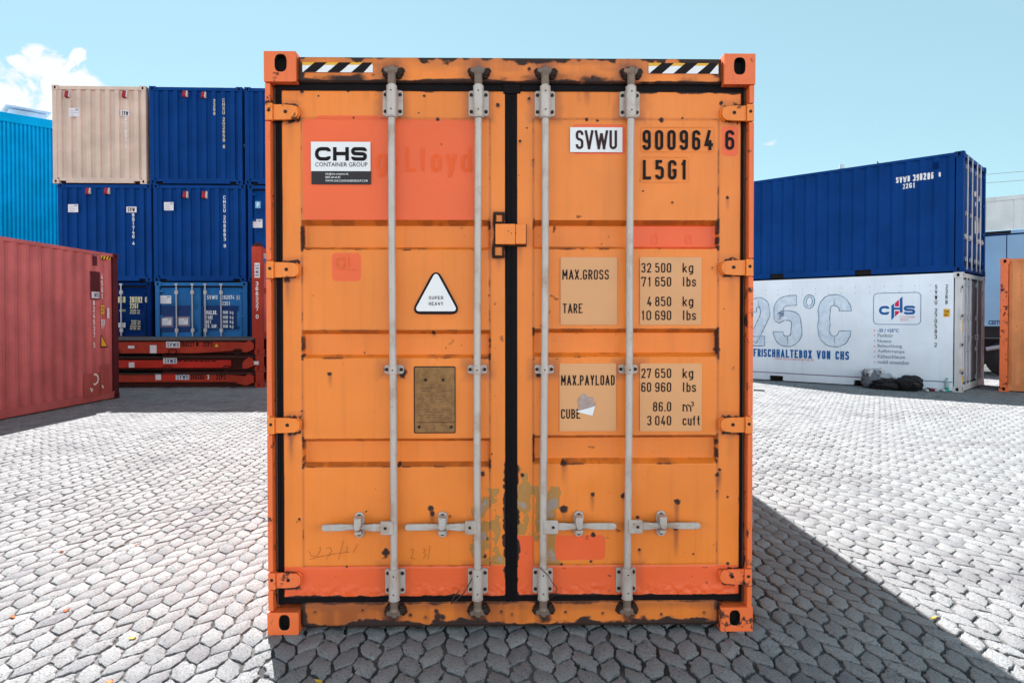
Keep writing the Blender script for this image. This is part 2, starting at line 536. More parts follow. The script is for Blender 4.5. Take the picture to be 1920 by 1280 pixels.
W1 = 1.0
GL = {  # strokes in a unit cell: x 0..1, y 0..1;  c = closed, s = sharp corners
    '0': ['c', [(0, 0), (1, 0), (1, 1), (0, 1)]],
    'O': ['c', [(0, 0), (1, 0), (1, 1), (0, 1)]],
    '1': ['s', [(.1, .78), (.62, 1), (.62, 0)]],
    '2': ['', [(0, .74), (0, 1), (1, 1), (1, .62), (.0, .0)], 's', [(0, 0), (1, 0)]],
    '3': ['', [(0, .8), (0, 1), (1, 1), (1, .54), (.4, .54)], '', [(.4, .54), (1, .54), (1, 0), (0, 0), (0, .2)]],
    '4': ['s', [(.62, 1), (0, .24), (1.05, .24)], 's', [(.76, .5), (.76, 0)]],
    '5': ['s', [(.95, 1), (.05, 1), (.05, .52)], '', [(.05, .56), (.2, .62), (1, .62), (1, 0), (0, 0), (0, .2)]],
    '6': ['c', [(0, 0), (1, 0), (1, .58), (0, .58)], '', [(0, .3), (0, 1), (1, 1), (1, .8)]],
    '7': ['s', [(0, .82), (0, 1), (1, 1), (.38, 0)]],
    '8': ['c', [(0, 0), (1, 0), (1, .53), (0, .53)], 'c', [(.06, .53), (.94, .53), (.94, 1), (.06, 1)]],
    '9': ['c', [(0, .42), (1, .42), (1, 1), (0, 1)], '', [(1, .7), (1, 0), (0, 0), (0, .2)]],
    'A': ['s', [(0, 0), (.5, 1), (1, 0)], 's', [(.2, .27), (.8, .27)]],
    'B': ['s', [(0, 0), (0, 1)], '', [(0, 1), (.95, 1), (.95, .53), (0, .53)], '', [(0, .53), (1, .53), (1, 0), (0, 0)]],
    'C': ['', [(1, .74), (1, 1), (0, 1), (0, 0), (1, 0), (1, .26)]],
    'D': ['', [(0, 0), (1, 0), (1, 1), (0, 1)], 's', [(0, 0), (0, 1)]],
    'E': ['s', [(1, 1), (0, 1), (0, 0), (1, 0)], 's', [(0, .53), (.85, .53)]],
    'F': ['s', [(1, 1), (0, 1), (0, 0)], 's', [(0, .5), (.85, .5)]],
    'G': ['', [(1, .76), (1, 1), (0, 1), (0, 0), (1, 0), (1, .46)], 's', [(1, .46), (.52, .46)]],
    'H': ['s', [(0, 0), (0, 1)], 's', [(1, 0), (1, 1)], 's', [(0, .53), (1, .53)]],
    'I': ['s', [(.5, 0), (.5, 1)]],
    'K': ['s', [(0, 0), (0, 1)], 's', [(1, 1), (0, .42)], 's', [(.3, .6), (1, 0)]],
    'L': ['s', [(.05, 1), (.05, 0), (1, 0)]],
    'M': ['s', [(0, 0), (0, 1), (.5, .3), (1, 1), (1, 0)]],
    'N': ['s', [(0, 0), (0, 1), (1, 0), (1, 1)]],
    'P': ['s', [(0, 0), (0, 1)], '', [(0, 1), (1, 1), (1, .45), (0, .45)]],
    'R': ['s', [(0, 0), (0, 1)], '', [(0, 1), (1, 1), (1, .47), (0, .47)], 's', [(.5, .47), (1, 0)]],
    'S': ['', [(1, .78), (1, 1), (0, 1), (0, .54), (1, .50), (1, 0), (0, 0), (0, .22)]],
    'T': ['s', [(0, 1), (1, 1)], 's', [(.5, 1), (.5, 0)]],
    'U': ['', [(0, 1), (0, 0), (1, 0), (1, 1)]],
    'V': ['s', [(0, 1), (.5, 0), (1, 1)]],
    'W': ['s', [(0, 1), (.26, 0), (.5, .9), (.74, 0), (1, 1)]],
    'X': ['s', [(0, 0), (1, 1)], 's', [(0, 1), (1, 0)]],
    'Y': ['s', [(0, 1), (.5, .45), (1, 1)], 's', [(.5, .45), (.5, 0)]],
    'k': ['s', [(0, 0), (0, 1)], 's', [(.9, .68), (0, .22)], 's', [(.3, .40), (.95, 0)]],
    'g': ['c', [(0, 0), (1, 0), (1, .7), (0, .7)], '', [(1, .7), (1, -.26), (.05, -.26)]],
    'l': ['', [(.3, 1), (.3, 0), (.75, 0)]],
    'b': ['c', [(0, 0), (1, 0), (1, .7), (0, .7)], 's', [(0, 0), (0, 1)]],
    's': ['', [(1, .54), (1, .7), (0, .7), (0, .37), (1, .35), (1, 0), (0, 0), (0, .16)]],
    'm': ['s', [(0, 0), (0, .7)], '', [(0, .7), (.6, .7), (.6, 0)], '', [(.6, .7), (1.2, .7), (1.2, 0)]],
    'c': ['', [(1, .52), (1, .7), (0, .7), (0, 0), (1, 0), (1, .18)]],
    'u': ['', [(0, .7), (0, 0), (1, 0)], 's', [(1, .7), (1, 0)]],
    'f': ['', [(.35, 0), (.35, 1), (.95, 1)], 's', [(0, .68), (.9, .68)]],
    't': ['', [(.35, 1), (.35, 0), (.9, 0)], 's', [(0, .68), (.9, .68)]],
    'o': ['c', [(0, 0), (1, 0), (1, .7), (0, .7)]],
    'y': ['s', [(0, .7), (.5, 0)], 's', [(1, .7), (.3, -.27)]],
    'd': ['c', [(0, 0), (1, 0), (1, .7), (0, .7)], 's', [(1, 0), (1, 1)]],
    '.': ['s', [(.42, .0), (.58, .0)]],
    '-': ['s', [(.1, .4), (.9, .4)]],
    '/': ['s', [(.1, 0), (.9, 1)]],
    '°': ['c', [(0, .62), (.7, .62), (.7, 1), (0, 1)]],
}
WID = {'1': .72, 'W': 1.75, 'M': 1.25, 'I': .25, '.': .3, 'l': .62, 'm': 1.2, ' ': .75, 'f': .8, 't': .8, 'V': 1.15, 'A': 1.15, '°': .8, '-': .9}


def ribbon(mb, pts, t, closed, put, lift):
    n = len(pts)
    L, R = [], []
    for i in range(n):
        a = pts[i - 1] if (closed or i > 0) else pts[i]
        b = pts[(i + 1) % n] if (closed or i < n - 1) else pts[i]
        d1 = (pts[i] - a); d2 = (b - pts[i])
        d1 = d1.normalized() if d1.length > 1e-9 else d2.normalized()
        d2 = d2.normalized() if d2.length > 1e-9 else d1
        n1 = Vector((-d1.y, d1.x)); n2 = Vector((-d2.y, d2.x))
        m = n1 + n2
        if m.length < 1e-6: m = n1
        m.normalize()
        k = t / 2 / max(0.45, m.dot(n1))
        L.append(pts[i] + m * k); R.append(pts[i] - m * k)
    rng = range(n) if closed else range(n - 1)
    for i in rng:
        j = (i + 1) % n
        mb.face(put(R[i], lift), put(R[j], lift), put(L[j], lift), put(L[i], lift))


def densify(pts, step):
    out = []
    for a, b in zip(pts[:-1], pts[1:]):
        k = max(1, int((b - a).length / step))
        out += [a + (b - a) * i / k for i in range(k)]
    return out + [pts[-1]]


def letters(mb, face, text, box, stroke=0.14, gap=0.36, off=0.004, vertical=False, rnd=0.5, dep=None, step=None, cellw=None):
    """Fit text to box=(r0,z0,r1,z1) on a face; stroke and gap are fractions of the letter height / cell width."""
    r0, z0, r1, z1 = box
    H = z1 - z0
    lift = [0]

    def glyph(ch, x, z, w, h, t):
        g = GL.get(ch)
        if not g: return
        if ch == '.':
            put_ = lambda a_, b_: face.pt(a_, b_, off)
            c_ = x + w / 2; mb.face(put_(c_ - t * .55, z), put_(c_ + t * .55, z), put_(c_ + t * .55, z + t * 1.1), put_(c_ - t * .55, z + t * 1.1)); return
        hw, hh = w - t, h - t
        for mode, pts in zip(g[0::2], g[1::2]):
            P = [Vector((x + t / 2 + p[0] * hw, z + t / 2 + p[1] * hh)) for p in pts]
            r = min(rnd * w, 0.48 * w)
            closed = mode == 'c'
            if mode != 's': P = fillet(P, r, closed)
            runs = [P]
            if mode == 's':          # sharp turns are laid as separate strokes so that both keep their full width
                runs = [[P[0]]]
                for i in range(1, len(P)):
                    runs[-1].append(P[i])
                    if i < len(P) - 1 and (P[i - 1] - P[i]).angle(P[i + 1] - P[i]) < rad(70): runs.append([P[i]])
            put = (lambda q, l: face.pt(q.x, q.y, l - (dep(q.x) if dep else 0.0)))
            for Q in runs:
                if step and not closed: Q = densify(Q, step)
                if not closed:
                    Q = list(Q)
                    for end, nb in ((0, 1), (-1, -2)):
                        q = Q[end]; d_ = (q - Q[nb]).normalized()
                        gx = (q.x - x - t / 2) / max(1e-6, hw); gy = (q.y - z - t / 2) / max(1e-6, hh)
                        bx_ = min(abs(gx), abs(gx - 1), abs(gx - 1.05)) < .02 and abs(d_.x) > .5
                        by_ = min(abs(gy), abs(gy - 1), abs(gy - .7), abs(gy + .27)) < .02 and abs(d_.y) > .5
                        if bx_ or by_: Q[end] = q + d_ * (t / 2)
                lift[0] += 1
                ribbon(mb, Q, t, closed, put, off + 0.00012 * (lift[0] % 7))

    if vertical:
        n = len(text)
        units = sum(0.55 if ch == ' ' else 1.0 for ch in text)
        pitch = H / (units - 0.22)
        h = pitch * 0.80; w = (r1 - r0) * .86; r0 = r0 + (r1 - r0) * .07; t = stroke * h
        z = z1
        for ch in text:
            if ch == ' ': z -= pitch * 0.55; continue
            k = min(1.0, WID.get(ch, 1.0)) * w
            glyph(ch, r0 + (w - k) / 2, z - h, k, h, t)
            z -= pitch
    else:
        tot = sum(WID.get(ch, 1.0) for ch in text) + gap * (len(text) - 1)
        u = (r1 - r0) / tot
        if cellw: u = cellw
        t = stroke * H
        x = r0
        for ch in text:
            k = WID.get(ch, 1.0) * u
            glyph(ch, x, z0, k, H, t)
            x += k + gap * u
    return mb


def write(face, text, px, mat, parent, name='lettering', off=0.004, world=None, **kw):
    box = world if world else face.rect(*px, off)
    return letters(MB(), face, text, box, off=off, **kw).build(name, mat, parent, clean=False)


def type_text(face, lines, mat, parent, name='lettering', off=0.004, bold=0.0):
    """Small print: lines of (text, px box) set in Blender's own built-in typeface and turned into mesh, all in one object."""
    mb = MB()
    for text, px in lines:
        cu_ = bpy.data.curves.new('type', 'FONT')
        cu_.body = text; cu_.size = 1.0; cu_.offset = bold; cu_.resolution_u = 2
        ob = bpy.data.objects.new('type', cu_)
        COL.objects.link(ob)
        dg = bpy.context.evaluated_depsgraph_get()
        me = bpy.data.meshes.new_from_object(ob.evaluated_get(dg))
        bpy.data.objects.remove(ob); bpy.data.curves.remove(cu_)
        if len(me.vertices):
            r0, z0, r1, z1 = face.rect(*px, off)
            xs = [v.co.x for v in me.vertices]; ys = [v.co.y for v in me.vertices]
            x0, x1, y0, y1 = min(xs), max(xs), min(ys), max(ys)
            sx = (r1 - r0) / max(1e-6, x1 - x0); sz = (z1 - z0) / max(1e-6, y1 - y0)
            i = mb._add([face.pt(r0 + (v.co.x - x0) * sx, z0 + (v.co.y - y0) * sz, off) for v in me.vertices])
            for pl in me.polygons:
                mb.f.append(tuple(i + k for k in pl.vertices))
        bpy.data.meshes.remove(me)
    return mb.build(name, mat, parent, clean=False)


# ------------------------------------------------------------------ numpy noise for stains stored on meshes
_rng = np.random.RandomState(7)
_tab = _rng.rand(512, 512)


def vnoise(x, y):
    xi = np.floor(x).astype(int); yi = np.floor(y).astype(int)
    fx = x - xi; fy_ = y - yi
    fx = fx * fx * (3 - 2 * fx); fy_ = fy_ * fy_ * (3 - 2 * fy_)
    g = lambda a, b: _tab[a % 512, b % 512]
    return (g(xi, yi) * (1 - fx) + g(xi + 1, yi) * fx) * (1 - fy_) + (g(xi, yi + 1) * (1 - fx) + g(xi + 1, yi + 1) * fx) * fy_


def fbm(x, y, s, o=4):
    t = 0; a = 0.5; tot = 0
    for k in range(o):
        t = t + a * vnoise(x * s + 17.3 * k, y * s + 5.1 * k); tot += a
        a *= 0.5; s *= 2.03
    return t / tot


def sstep(v, a, b):
    t = np.clip((v - a) / (b - a), 0, 1)
    return t * t * (3 - 2 * t)


def relief(name, xs, zs, yfun, stain, mat, parent, back=0.05, label=None):
    """A pressed steel sheet in the x-z plane: y = yfun(x, z), edges turned back, stains stored per vertex."""
    xs = np.concatenate([[xs[0]], xs, [xs[-1]]]); zs = np.concatenate([[zs[0]], zs, [zs[-1]]])
    X, Z = np.meshgrid(xs, zs)
    Y = yfun(X, Z)
    Y[0, :] += back; Y[-1, :] += back; Y[1:-1, 0] += back; Y[1:-1, -1] += back
    rows, cols = X.shape
    co = np.stack([X, Y, Z], -1).reshape(-1, 3)
    a = np.arange(rows - 1)[:, None] * cols + np.arange(cols - 1)[None, :]
    quads = np.stack([a, a + 1, a + cols + 1, a + cols], -1).reshape(-1, 4)
    me = bpy.data.meshes.new(name)
    me.vertices.add(len(co)); me.vertices.foreach_set('co', co.ravel())
    me.loops.add(quads.size); me.loops.foreach_set('vertex_index', quads.ravel().astype(np.int32))
    me.polygons.add(len(quads)); me.polygons.foreach_set('loop_start', np.arange(0, quads.size, 4, dtype=np.int32))
    me.update(calc_edges=True)
    for k, arr in stain(X, Z).items():
        at = me.attributes.new(k, 'FLOAT', 'POINT')
        at.data.foreach_set('value', np.clip(arr, 0, 2).astype(np.float32).ravel())
    return link(name, me, mat, parent, label)

# ------------------------------------------------------------------ the orange container in front
HW = 2.438 / 2
MAIN_O, MAIN_YAW, MAIN_L, MAIN_H = (-0.004, 3.4425, 0.0), 0.0156, 13.716, 2.896
main = thing('shipping_container', 'tall orange shipping container with rusty double doors in the middle of the yard', 'container', MAIN_O, MAIN_YAW)
F0 = Face(MAIN_O, MAIN_YAW, 'front', 0.0)
DP = 0.045                       # the doors sit this far behind the corner castings
FD = Face(MAIN_O, MAIN_YAW, 'front', -DP)


def MX(px, py, d=DP):
    return F0.uv(px, py, -d)


def mx(px, py=640, d=DP): return MX(px, py, d)[0]
def mz(py, px=957, d=DP): return MX(px, py, d)[1]


def corr_strip(mb, r0, r1, z0, z1, put, prof, depth, start=0.0):
    """Pressed sheet running r0..r1; prof = widths of outer flat, slope, inner flat, slope."""
    pts = [(r0, 0.0)]
    r = r0 + start
    if start > 0: pts.append((r, 0.0))
    k = 0
    while r < r1 - 1e-4:
        w = prof[k % 4]
        r = min(r1, r + w)
        d = (0.0, depth, depth, 0.0)[k % 4]
        pts.append((r, d))
        k += 1
    # years of knocks: the sheet wanders a few millimetres
    rows = 7
    ph = (len(mb.v) * .37 + r0 * 3.1 + z1) % 50
    Z_ = [z0 + (z1 - z0) * k / rows for k in range(rows + 1)]
    P = np.array([[tuple(put(a, z, d + (0 if k in (0, rows) or i in (0, len(pts) - 1) else .011 * (float(vnoise(np.array(a * 1.9 + ph), np.array(z * 1.6 + ph))) - .5)))) for i, (a, d) in enumerate(pts)] for k, z in enumerate(Z_)])
    mb.grid(P)


SIDE = (0.072, 0.068, 0.070, 0.068)
ENDW = (0.110, 0.018, 0.104, 0.018)


def body_shell(root, L, H, mat, y0=0.1, side='corr', rear=True, roofmat=None, pockets=(), pmat=None, faces=('left', 'right')):
    """Side walls, rails, roof, floor and rear wall in a container's own frame."""
    for s in (-1, 1):
        X = lambda y, z, d: Vector((s * (HW - 0.012 - d), y, z))
        mb = MB()
        if side == 'corr':
            corr_strip(mb, y0 + 0.07, L - 0.16, 0.155, H - 0.06, X, SIDE, 0.036, 0.03)
        else:
            mb.face(X(y0 + .07, .155, 0), X(L - .16, .155, 0), X(L - .16, H - .06, 0), X(y0 + .07, H - .06, 0))
        mb.build('side_wall', mat, root, clean=False)
        mb = MB(); mb.box(*sorted((s * (HW - .006), s * (HW - .066))), y0 + .07, L - .16, H - .072, H - .012)
        mb.build('top_rail', mat, root)
        mb = MB()
        ys = [y0 + .07] + [q for p in pockets for q in (p - .178, p + .178)] + [L - .16]
        for a, b in zip(ys[0::2], ys[1::2]):
            mb.box(*sorted((s * (HW - .005), s * (HW - .06))), a, b, .025, .158)
        for p in pockets:
            mb.box(*sorted((s * (HW - .0052), s * (HW - .06))), p - .178, p + .178, .14, .158)
        mb.build('bottom_rail', mat, root)
        for p in pockets:
            mb = MB(); mb.box(*sorted((s * (HW - .058), s * (HW - .30))), p - .17, p + .17, .03, .138)
            mb.build('fork_pocket', M['void'], root)
    mb = MB()
    pts = []
    n = int((L - .3) / .105)
    top = [(y0 + .08 + (L - .16 - y0) * k / (2 * n), H - .012 - (.02 if k % 2 else 0)) for k in range(2 * n)]
    rows = np.array([[(x, y, z) for y, z in top] for x in (-HW + .05, HW - .05)])
    mb.grid(rows)
    mb.build('roof', roofmat or mat, root, clean=False)
    mb = MB(); mb.box(-HW + .07, HW - .07, y0 + .12, L - .1, .06, .15); mb.build('floor', mat, root)
    if rear:
        mb = MB()
        corr_strip(mb, -HW + .11, HW - .11, .13, H - .1, lambda r, z, d: Vector((r, L - .03 - d, z)), ENDW, .045)
        mb.build('end_wall', mat, root, clean=False)


def casting_mb(x0, x1, y0, y1, z0, z1, holes):
    """Corner casting: a block with sunk apertures on the named sides."""
    mb = MB()
    w, d, h = x1 - x0, y1 - y0, z1 - z0
    sides = {'front': ((x0, y0, z0), (1, 0, 0), (0, 0, 1), w, h, (0, -1, 0)), 'back': ((x1, y1, z0), (-1, 0, 0), (0, 0, 1), w, h, (0, 1, 0)),
             'left': ((x0, y1, z0), (0, -1, 0), (0, 0, 1), d, h, (-1, 0, 0)), 'right': ((x1, y0, z0), (0, 1, 0), (0, 0, 1), d, h, (1, 0, 0)),
             'top': ((x0, y0, z1), (1, 0, 0), (0, 1, 0), w, d, (0, 0, 1)), 'bottom': ((x0, y1, z0), (1, 0, 0), (0, -1, 0), w, d, (0, 0, -1))}
    for k, (o, ex, ey, a, b, n) in sides.items():
        if k in holes:
            mb.holed_face(o, ex, ey, a, b, holes[k], n, 0.045)
        else:
            o, ex, ey = map(Vector, (o, ex, ey))
            mb.face(o, o + ex * a, o + ex * a + ey * b, o + ey * b)
    # darken the sunk floors
    return mb


body_shell(main, MAIN_L, MAIN_H, M['orange'], 0.12)

# corner castings of the door end
for (xa, ya, xb, yb, hx, hy, hw, hh, s, top) in ((495, 95, 555, 153, 526, 118, 11, 16, -1, True), (1358, 101, 1418, 158, 1387, 124, 11, 16, 1, True),
                                                 (501, 1148, 560, 1191, 533, 1167, 9.5, 14, -1, False), (1351, 1138, 1410, 1184, 1378, 1158, 9.5, 14, 1, False)):
    xl, xr = MX(xa, (ya + yb) / 2, 0)[0], MX(xb, (ya + yb) / 2, 0)[0]
    if s < 0: xl = -HW
    else: xr = HW
    zt, zb = MX((xa + xb) / 2, ya, 0)[1], MX((xa + xb) / 2, yb, 0)[1]
    if top: zt = MAIN_H
    else: zb = 0.0
    cx, cz = MX(hx, hy, 0)
    ho = {'front': (cx - xl, cz - zb, hw / 376, hh / 376), ('left' if s < 0 else 'right'): (.09, (zt - zb) / 2, .032, .042)}
    mb = casting_mb(xl, xr, 0.0, 0.178, zb, zt, ho)
    o = mb.build('corner_casting', [M['orange_red'], M['void']], main, bevel=0.016)
    for pl in o.data.polygons:       # sunk floors of the apertures coloured near black for the dark inside
        c = pl.center
        if xl + .005 < c.x < xr - .005 and zb + .005 < c.z < zt - .005 and .006 < c.y < .172:
            pl.material_index = 1
# rear castings
for s in (-1, 1):
    for z0, z1 in ((0, .118), (MAIN_H - .118, MAIN_H)):
        mb = MB(); mb.box(*sorted((s * HW, s * (HW - .162))), MAIN_L - .178, MAIN_L, z0, z1)
        mb.build('corner_casting', M['orange_red'], main, bevel=.006)
    mb = MB(); mb.box(*sorted((s * (HW - .004), s * (HW - .11))), MAIN_L - .12, MAIN_L - .004, .118, MAIN_H - .118)
    mb.build('corner_post', M['orange_red'], main)

# corner posts of the door end: an outer flange cut by the hinge lugs and a set-back web
LUGS = {-1: (211, 506, 797, 1087), 1: (213, 502, 796, 1080)}
for s in (-1, 1):
    mb = MB()
    zt = MAIN_H - .155; zb = .118
    cuts = [zt]
    for py in LUGS[s]:
        z = MX(505 if s < 0 else 1405, py, 0.02)[1]
        cuts += [z + .047, z - .047]
    cuts.append(zb)
    for a, b in zip(cuts[0::2], cuts[1::2]):
        mb.box(*sorted((s * (HW - .003), s * (HW - .028))), 0.004, 0.022, b, a)
    mb.box(*sorted((s * (HW - .004), s * (HW - .026))), 0.0225, 0.13, zb - .002, zt + .002)
    mb.use(1)
    mb.box(*sorted((s * (HW - .0265), s * (HW - .040))), 0.066, 0.12, zb - .003, zt + .003)
    mb.build('corner_post', [M['orange_red'], M['steel_rust']], main, bevel=.003)


def zone(X, Z, x0, z0, x1, z1, soft):
    rr = .022
    qx = np.abs(X - (x0 + x1) / 2) - (x1 - x0) / 2 + rr; qz = np.abs(Z - (z0 + z1) / 2) - (z1 - z0) / 2 + rr
    d = np.hypot(np.maximum(qx, 0), np.maximum(qz, 0)) + np.minimum(np.maximum(qx, qz), 0) - rr
    return -d / soft + 0.5


def pzone(X, Z, px, soft=0.008, d=DP):
    xa, za = MX(px[0], px[1], d); xb, zb = MX(px[2], px[3], d)
    return zone(X, Z, xa, zb, xb, za, soft)


def blot(X, Z, n, x, z, r, st):
    """rust blot with an optional run below it -> rust, streak"""
    dd = np.sqrt((X - x) ** 2 + (Z - z) ** 2) + (n - 0.5) * r * 1.4
    ru = sstep(dd, r * 1.5, r * 0.35) * 0.95
    sk = np.zeros_like(X)
    if st:
        w = 0.35 * r + 0.006
        sk = np.exp(-((X - x + (n - .5) * .006) / w) ** 2) * np.where(Z < z, np.clip(1 - (z - Z) / st, 0, 1), 0) * 1.0
    return ru, sk


# header above the doors
HD = 0.02


def header_stain(X, Z):
    n = fbm(X, Z, 16); n2 = fbm(X * .35, Z, 22)
    zt, zb = MAIN_H - .012, Z.min()
    r = sstep((zt - Z) + (n - .5) * .09 + (n2 - .5) * .06, .040, .010) * 1.0
    e = (Z - zb) + (n - .5) * .05
    amt = sstep(fbm(X, X * 0 + 3.3, 2.6, 3), .34, .56)
    r = np.maximum(r, sstep(e, .050, .012) * amt)
    r = np.maximum(r, sstep((Z - zb) + (n2 - .5) * .03, .012, .002) * .9)
    sk = sstep(e, .075, .015) * amt * .8 + sstep((zt - Z) + (n2 - .5) * .08, .09, .02) * .6
    for px in (735, 896, 1022, 1181):
        x, z = MX(px, 142, HD)
        a, b = blot(X, Z, n, x, z, .055, 0)
        r = np.maximum(r, a * .75); sk = sk + sstep(np.hypot(X - x, Z - z), .11, .03) * .8
    for px, py, rr in ((992, 130, 4), (1375, 118, 4), (560, 128, 5), (700, 140, 2), (1008, 150, 3), (1110, 145, 4)):
        x, z = MX(px, py, HD); a, b = blot(X, Z, n, x, z, rr / 372, .02)
        r = np.maximum(r, a); sk += b
    r = np.maximum(r, sstep(np.minimum(X - X.min(), X.max() - X) + (n - .5) * .06, .045, .008) * 1.0)
    return {'rust': r, 'streak_shade': sk}


xs = np.arange(-HW + .165, HW - .165 + .004, 0.006); zs = np.arange(mz(153, d=HD), MAIN_H - .0185, 0.005)
relief('header', xs, zs, lambda X, Z: np.full_like(X, HD) + 0.004 * (fbm(X, Z, 3.0) - .5), header_stain, M['orange'], main, back=.09)
mb = MB(); mb.box(-HW + .16, HW - .16, HD + .012, .15, mz(153, d=HD) + .01, MAIN_H - .021)
mb.build('header_beam', M['orange'], main)


def sill_stain(X, Z):
    n = fbm(X, Z, 16); n2 = fbm(X * .3, Z, 26)
    zb = Z.min(); zt = Z.max()
    r = sstep((Z - zb) + (n - .5) * .07 + (n2 - .5) * .05, .036, .010)
    r = np.maximum(r, sstep((zt - Z) + (n - .5) * .03, .012, .0) * .7)
    sk = sstep(fbm(X, X * 0 + 9.1, 5.0, 4), .45, .70) * (.35 + .5 * sstep(fbm(X, X * 0 + 2.2, 1.3), .35, .65)) + sstep(X, -0.75, -1.06) * .55 + sstep(X, .95, 1.06) * .5
    sk = sk + .28 + .5 * sstep((zt - Z) + (n2 - .5) * .05, .05, .0)  # overall tone and top band paint in the shade below the seal
    for px in (735, 896, 1020, 1177):
        x, z = MX(px, 1148, .03); a, b = blot(X, Z, n, x, z - .02, .05, .06)
        r = np.maximum(r, a * .8); sk += b * .8
    for px, py, rr in ((770, 1152, 6), (798, 1156, 6), (821, 1155, 7), (830, 1156, 6), (818, 1145, 4), (680, 1143, 3), (591, 1146, 4), (1320, 1147, 3), (1130, 1148, 3), (940, 1146, 4), (960, 1150, 3), (1060, 1146, 3), (1240, 1150, 4)):
        x, z = MX(px, py, .03); a, b = blot(X, Z, n, x, z, rr / 372, .02)
        r = np.maximum(r, a * .9); sk += b
    r = np.maximum(r, sstep(np.minimum(X - X.min(), X.max() - X) + (n - .5) * .05, .045, .0) * .95)
    return {'rust': r, 'streak_shade': sk}


xs = np.arange(-HW + .165, HW - .165 + .004, 0.006); zs = np.arange(mz(1170, d=.03), mz(1129, d=.03), 0.005)
relief('sill', xs, zs, lambda X, Z: np.full_like(X, .03) + .003 * (fbm(X, Z, 3.0) - .5), sill_stain, M['orange'], main, back=.09)
mb = MB(); mb.box(-HW + .16, HW - .16, .045, .2, zs[0] - .012, zs[-1] - .01); mb.build('sill_beam', M['bolt'], main)

# black rubber seal all round and down the middle
ZT, ZB = mz(172), mz(1116)
XL0, XL1, XR0, XR1 = mx(531), mx(947), mx(970), mx(1387)
mb = MB()
mb.box(-HW + .040, HW - .040, .095, .12, mz(1132), mz(151))                     # backing
for x0, x1 in ((-HW + .039, XL0 + .002), (XL1 - .002, XR0 + .002), (XR1 - .002, HW - .039)):
    mb.box(x0, x1, .050, .0945, mz(1131), mz(151) - .001)
for z0, z1 in ((ZT - .004, mz(152)), (mz(1130), ZB + .004)):
    mb.box(-HW + .042, HW - .042, .0515, .0948, z0, z1)
mb.box(mx(944), mx(976), .040, .0495, mz(176), mz(149))
for xx in (mx(953), mx(962), -HW + .050, HW - .050):
    mb.box(xx - .005, xx + .005, .043, .0495, mz(1128), mz(178))
mb.build('door_seal', M['rubber'], main, bevel=.003)

BANDS = {-1: ((413, 422, 462, 468.5), (618.5, 626, 665, 671), (821.5, 828, 866.5, 874)), 1: ((413, 421.7, 461.8, 466.5), (616.7, 624, 662, 669.5), (817, 823, 862, 870))}
PANEL = {-1: (567, 918), 1: (1000.5, 1346)}
SPOTS = {-1: ((597, 180, 2, 0), (796, 180, 2.5, 0), (821, 224, 4, 0), (662, 221, 2.5, 0), (785, 212, 2, 0), (812, 623, 5, 12), (619, 701, 4.5, 30), (756, 700, 8, 0),
              (722, 692, 4, 0), (922, 851, 2.2, 0), (748, 871, 4.5, 0), (905, 887, 5, 10), (809, 952, 6, 40), (811, 962, 5, 30), (724, 1036, 9, 6), (561, 973, 3, 8), (556, 978, 2, 0),
              (704, 915, 2, 0), (687, 958, 2, 0), (911, 687, 3, 0), (650, 1062, 3, 0), (566, 770, 3, 4), (934, 196, 5, 10), (565, 171, 4, 14), (653, 171, 3, 0), (935, 470, 10, 40), (538, 525, 6, 60), (545, 812, 5, 60), (930, 1054, 3, 0), (909, 1042, 4, 0), (680, 662, 2, 0), (820, 673, 2, 0), (568, 667, 4, 0)),
         1: ((1206, 358, 2.5, 0), (1261, 379, 3, 6), (1364, 370, 3.5, 28), (1336, 501, 2, 8), (1357, 579, 2.5, 0), (1011, 703, 6, 10), (1375, 688, 3, 8), (1057, 867, 7, 46), (1111, 928, 5, 34),
             (1269, 940, 6.5, 110), (1057, 954, 8, 20), (1267, 991, 5, 60), (1199, 1030, 3.5, 18), (1112, 1002, 4.5, 0), (1138, 1008, 2, 0), (979, 891, 4, 6), (967, 880, 8, 0), (1169, 928, 6, 16),
             (1364, 931, 2.5, 0), (1300, 1038, 2, 0), (1195, 969, 4.5, 0), (1346, 890, 5, 30), (1345, 920, 3, 20), (1346, 655, 5, 30), (975, 265, 3, 12), (988, 240, 2, 0), (1000, 300, 3, 20), (1352, 193, 4, 10), (992, 185, 4, 14), (975, 440, 8, 70), (965, 520, 5, 30),
             (1005, 221, 2, 0), (1100, 224, 3, 0), (1120, 226, 3, 0), (1240, 225, 5, 0), (1280, 222, 2.5, 0), (1060, 224, 2, 0), (1350, 880, 3, 50), (1053, 1057, 3, 0), (1108, 1052, 3, 0), (1216, 1057, 2, 0), (1365, 1056, 3, 0))}
REP = {-1: ((567, 223, 889, 413, .006), (590, 216, 735, 226, .012), (622, 474, 677, 527, .010), (500, 1062, 975, 1140, .014)),
       1: ((1073, 233, 1173, 290, .03), (1352, 237, 1384, 293, .010), (1190, 421, 1346, 467, .004), (1041, 1003, 1135, 1049, .012), (950, 1004, 1001, 1130, .008), (950, 1061, 1420, 1140, .008))}
PEEL = {-1: ((905, 952, 17, 26), (905, 1010, 17, 50), (932, 985, 14, 60), (893, 1035, 9, 26), (934, 1050, 12, 16), (925, 920, 12, 10)),
        1: ((984, 945, 18, 58), (972, 990, 16, 22), (1034, 950, 15, 48), (1033, 1010, 13, 60), (1008, 960, 10, 60), (1030, 1052, 18, 16))}


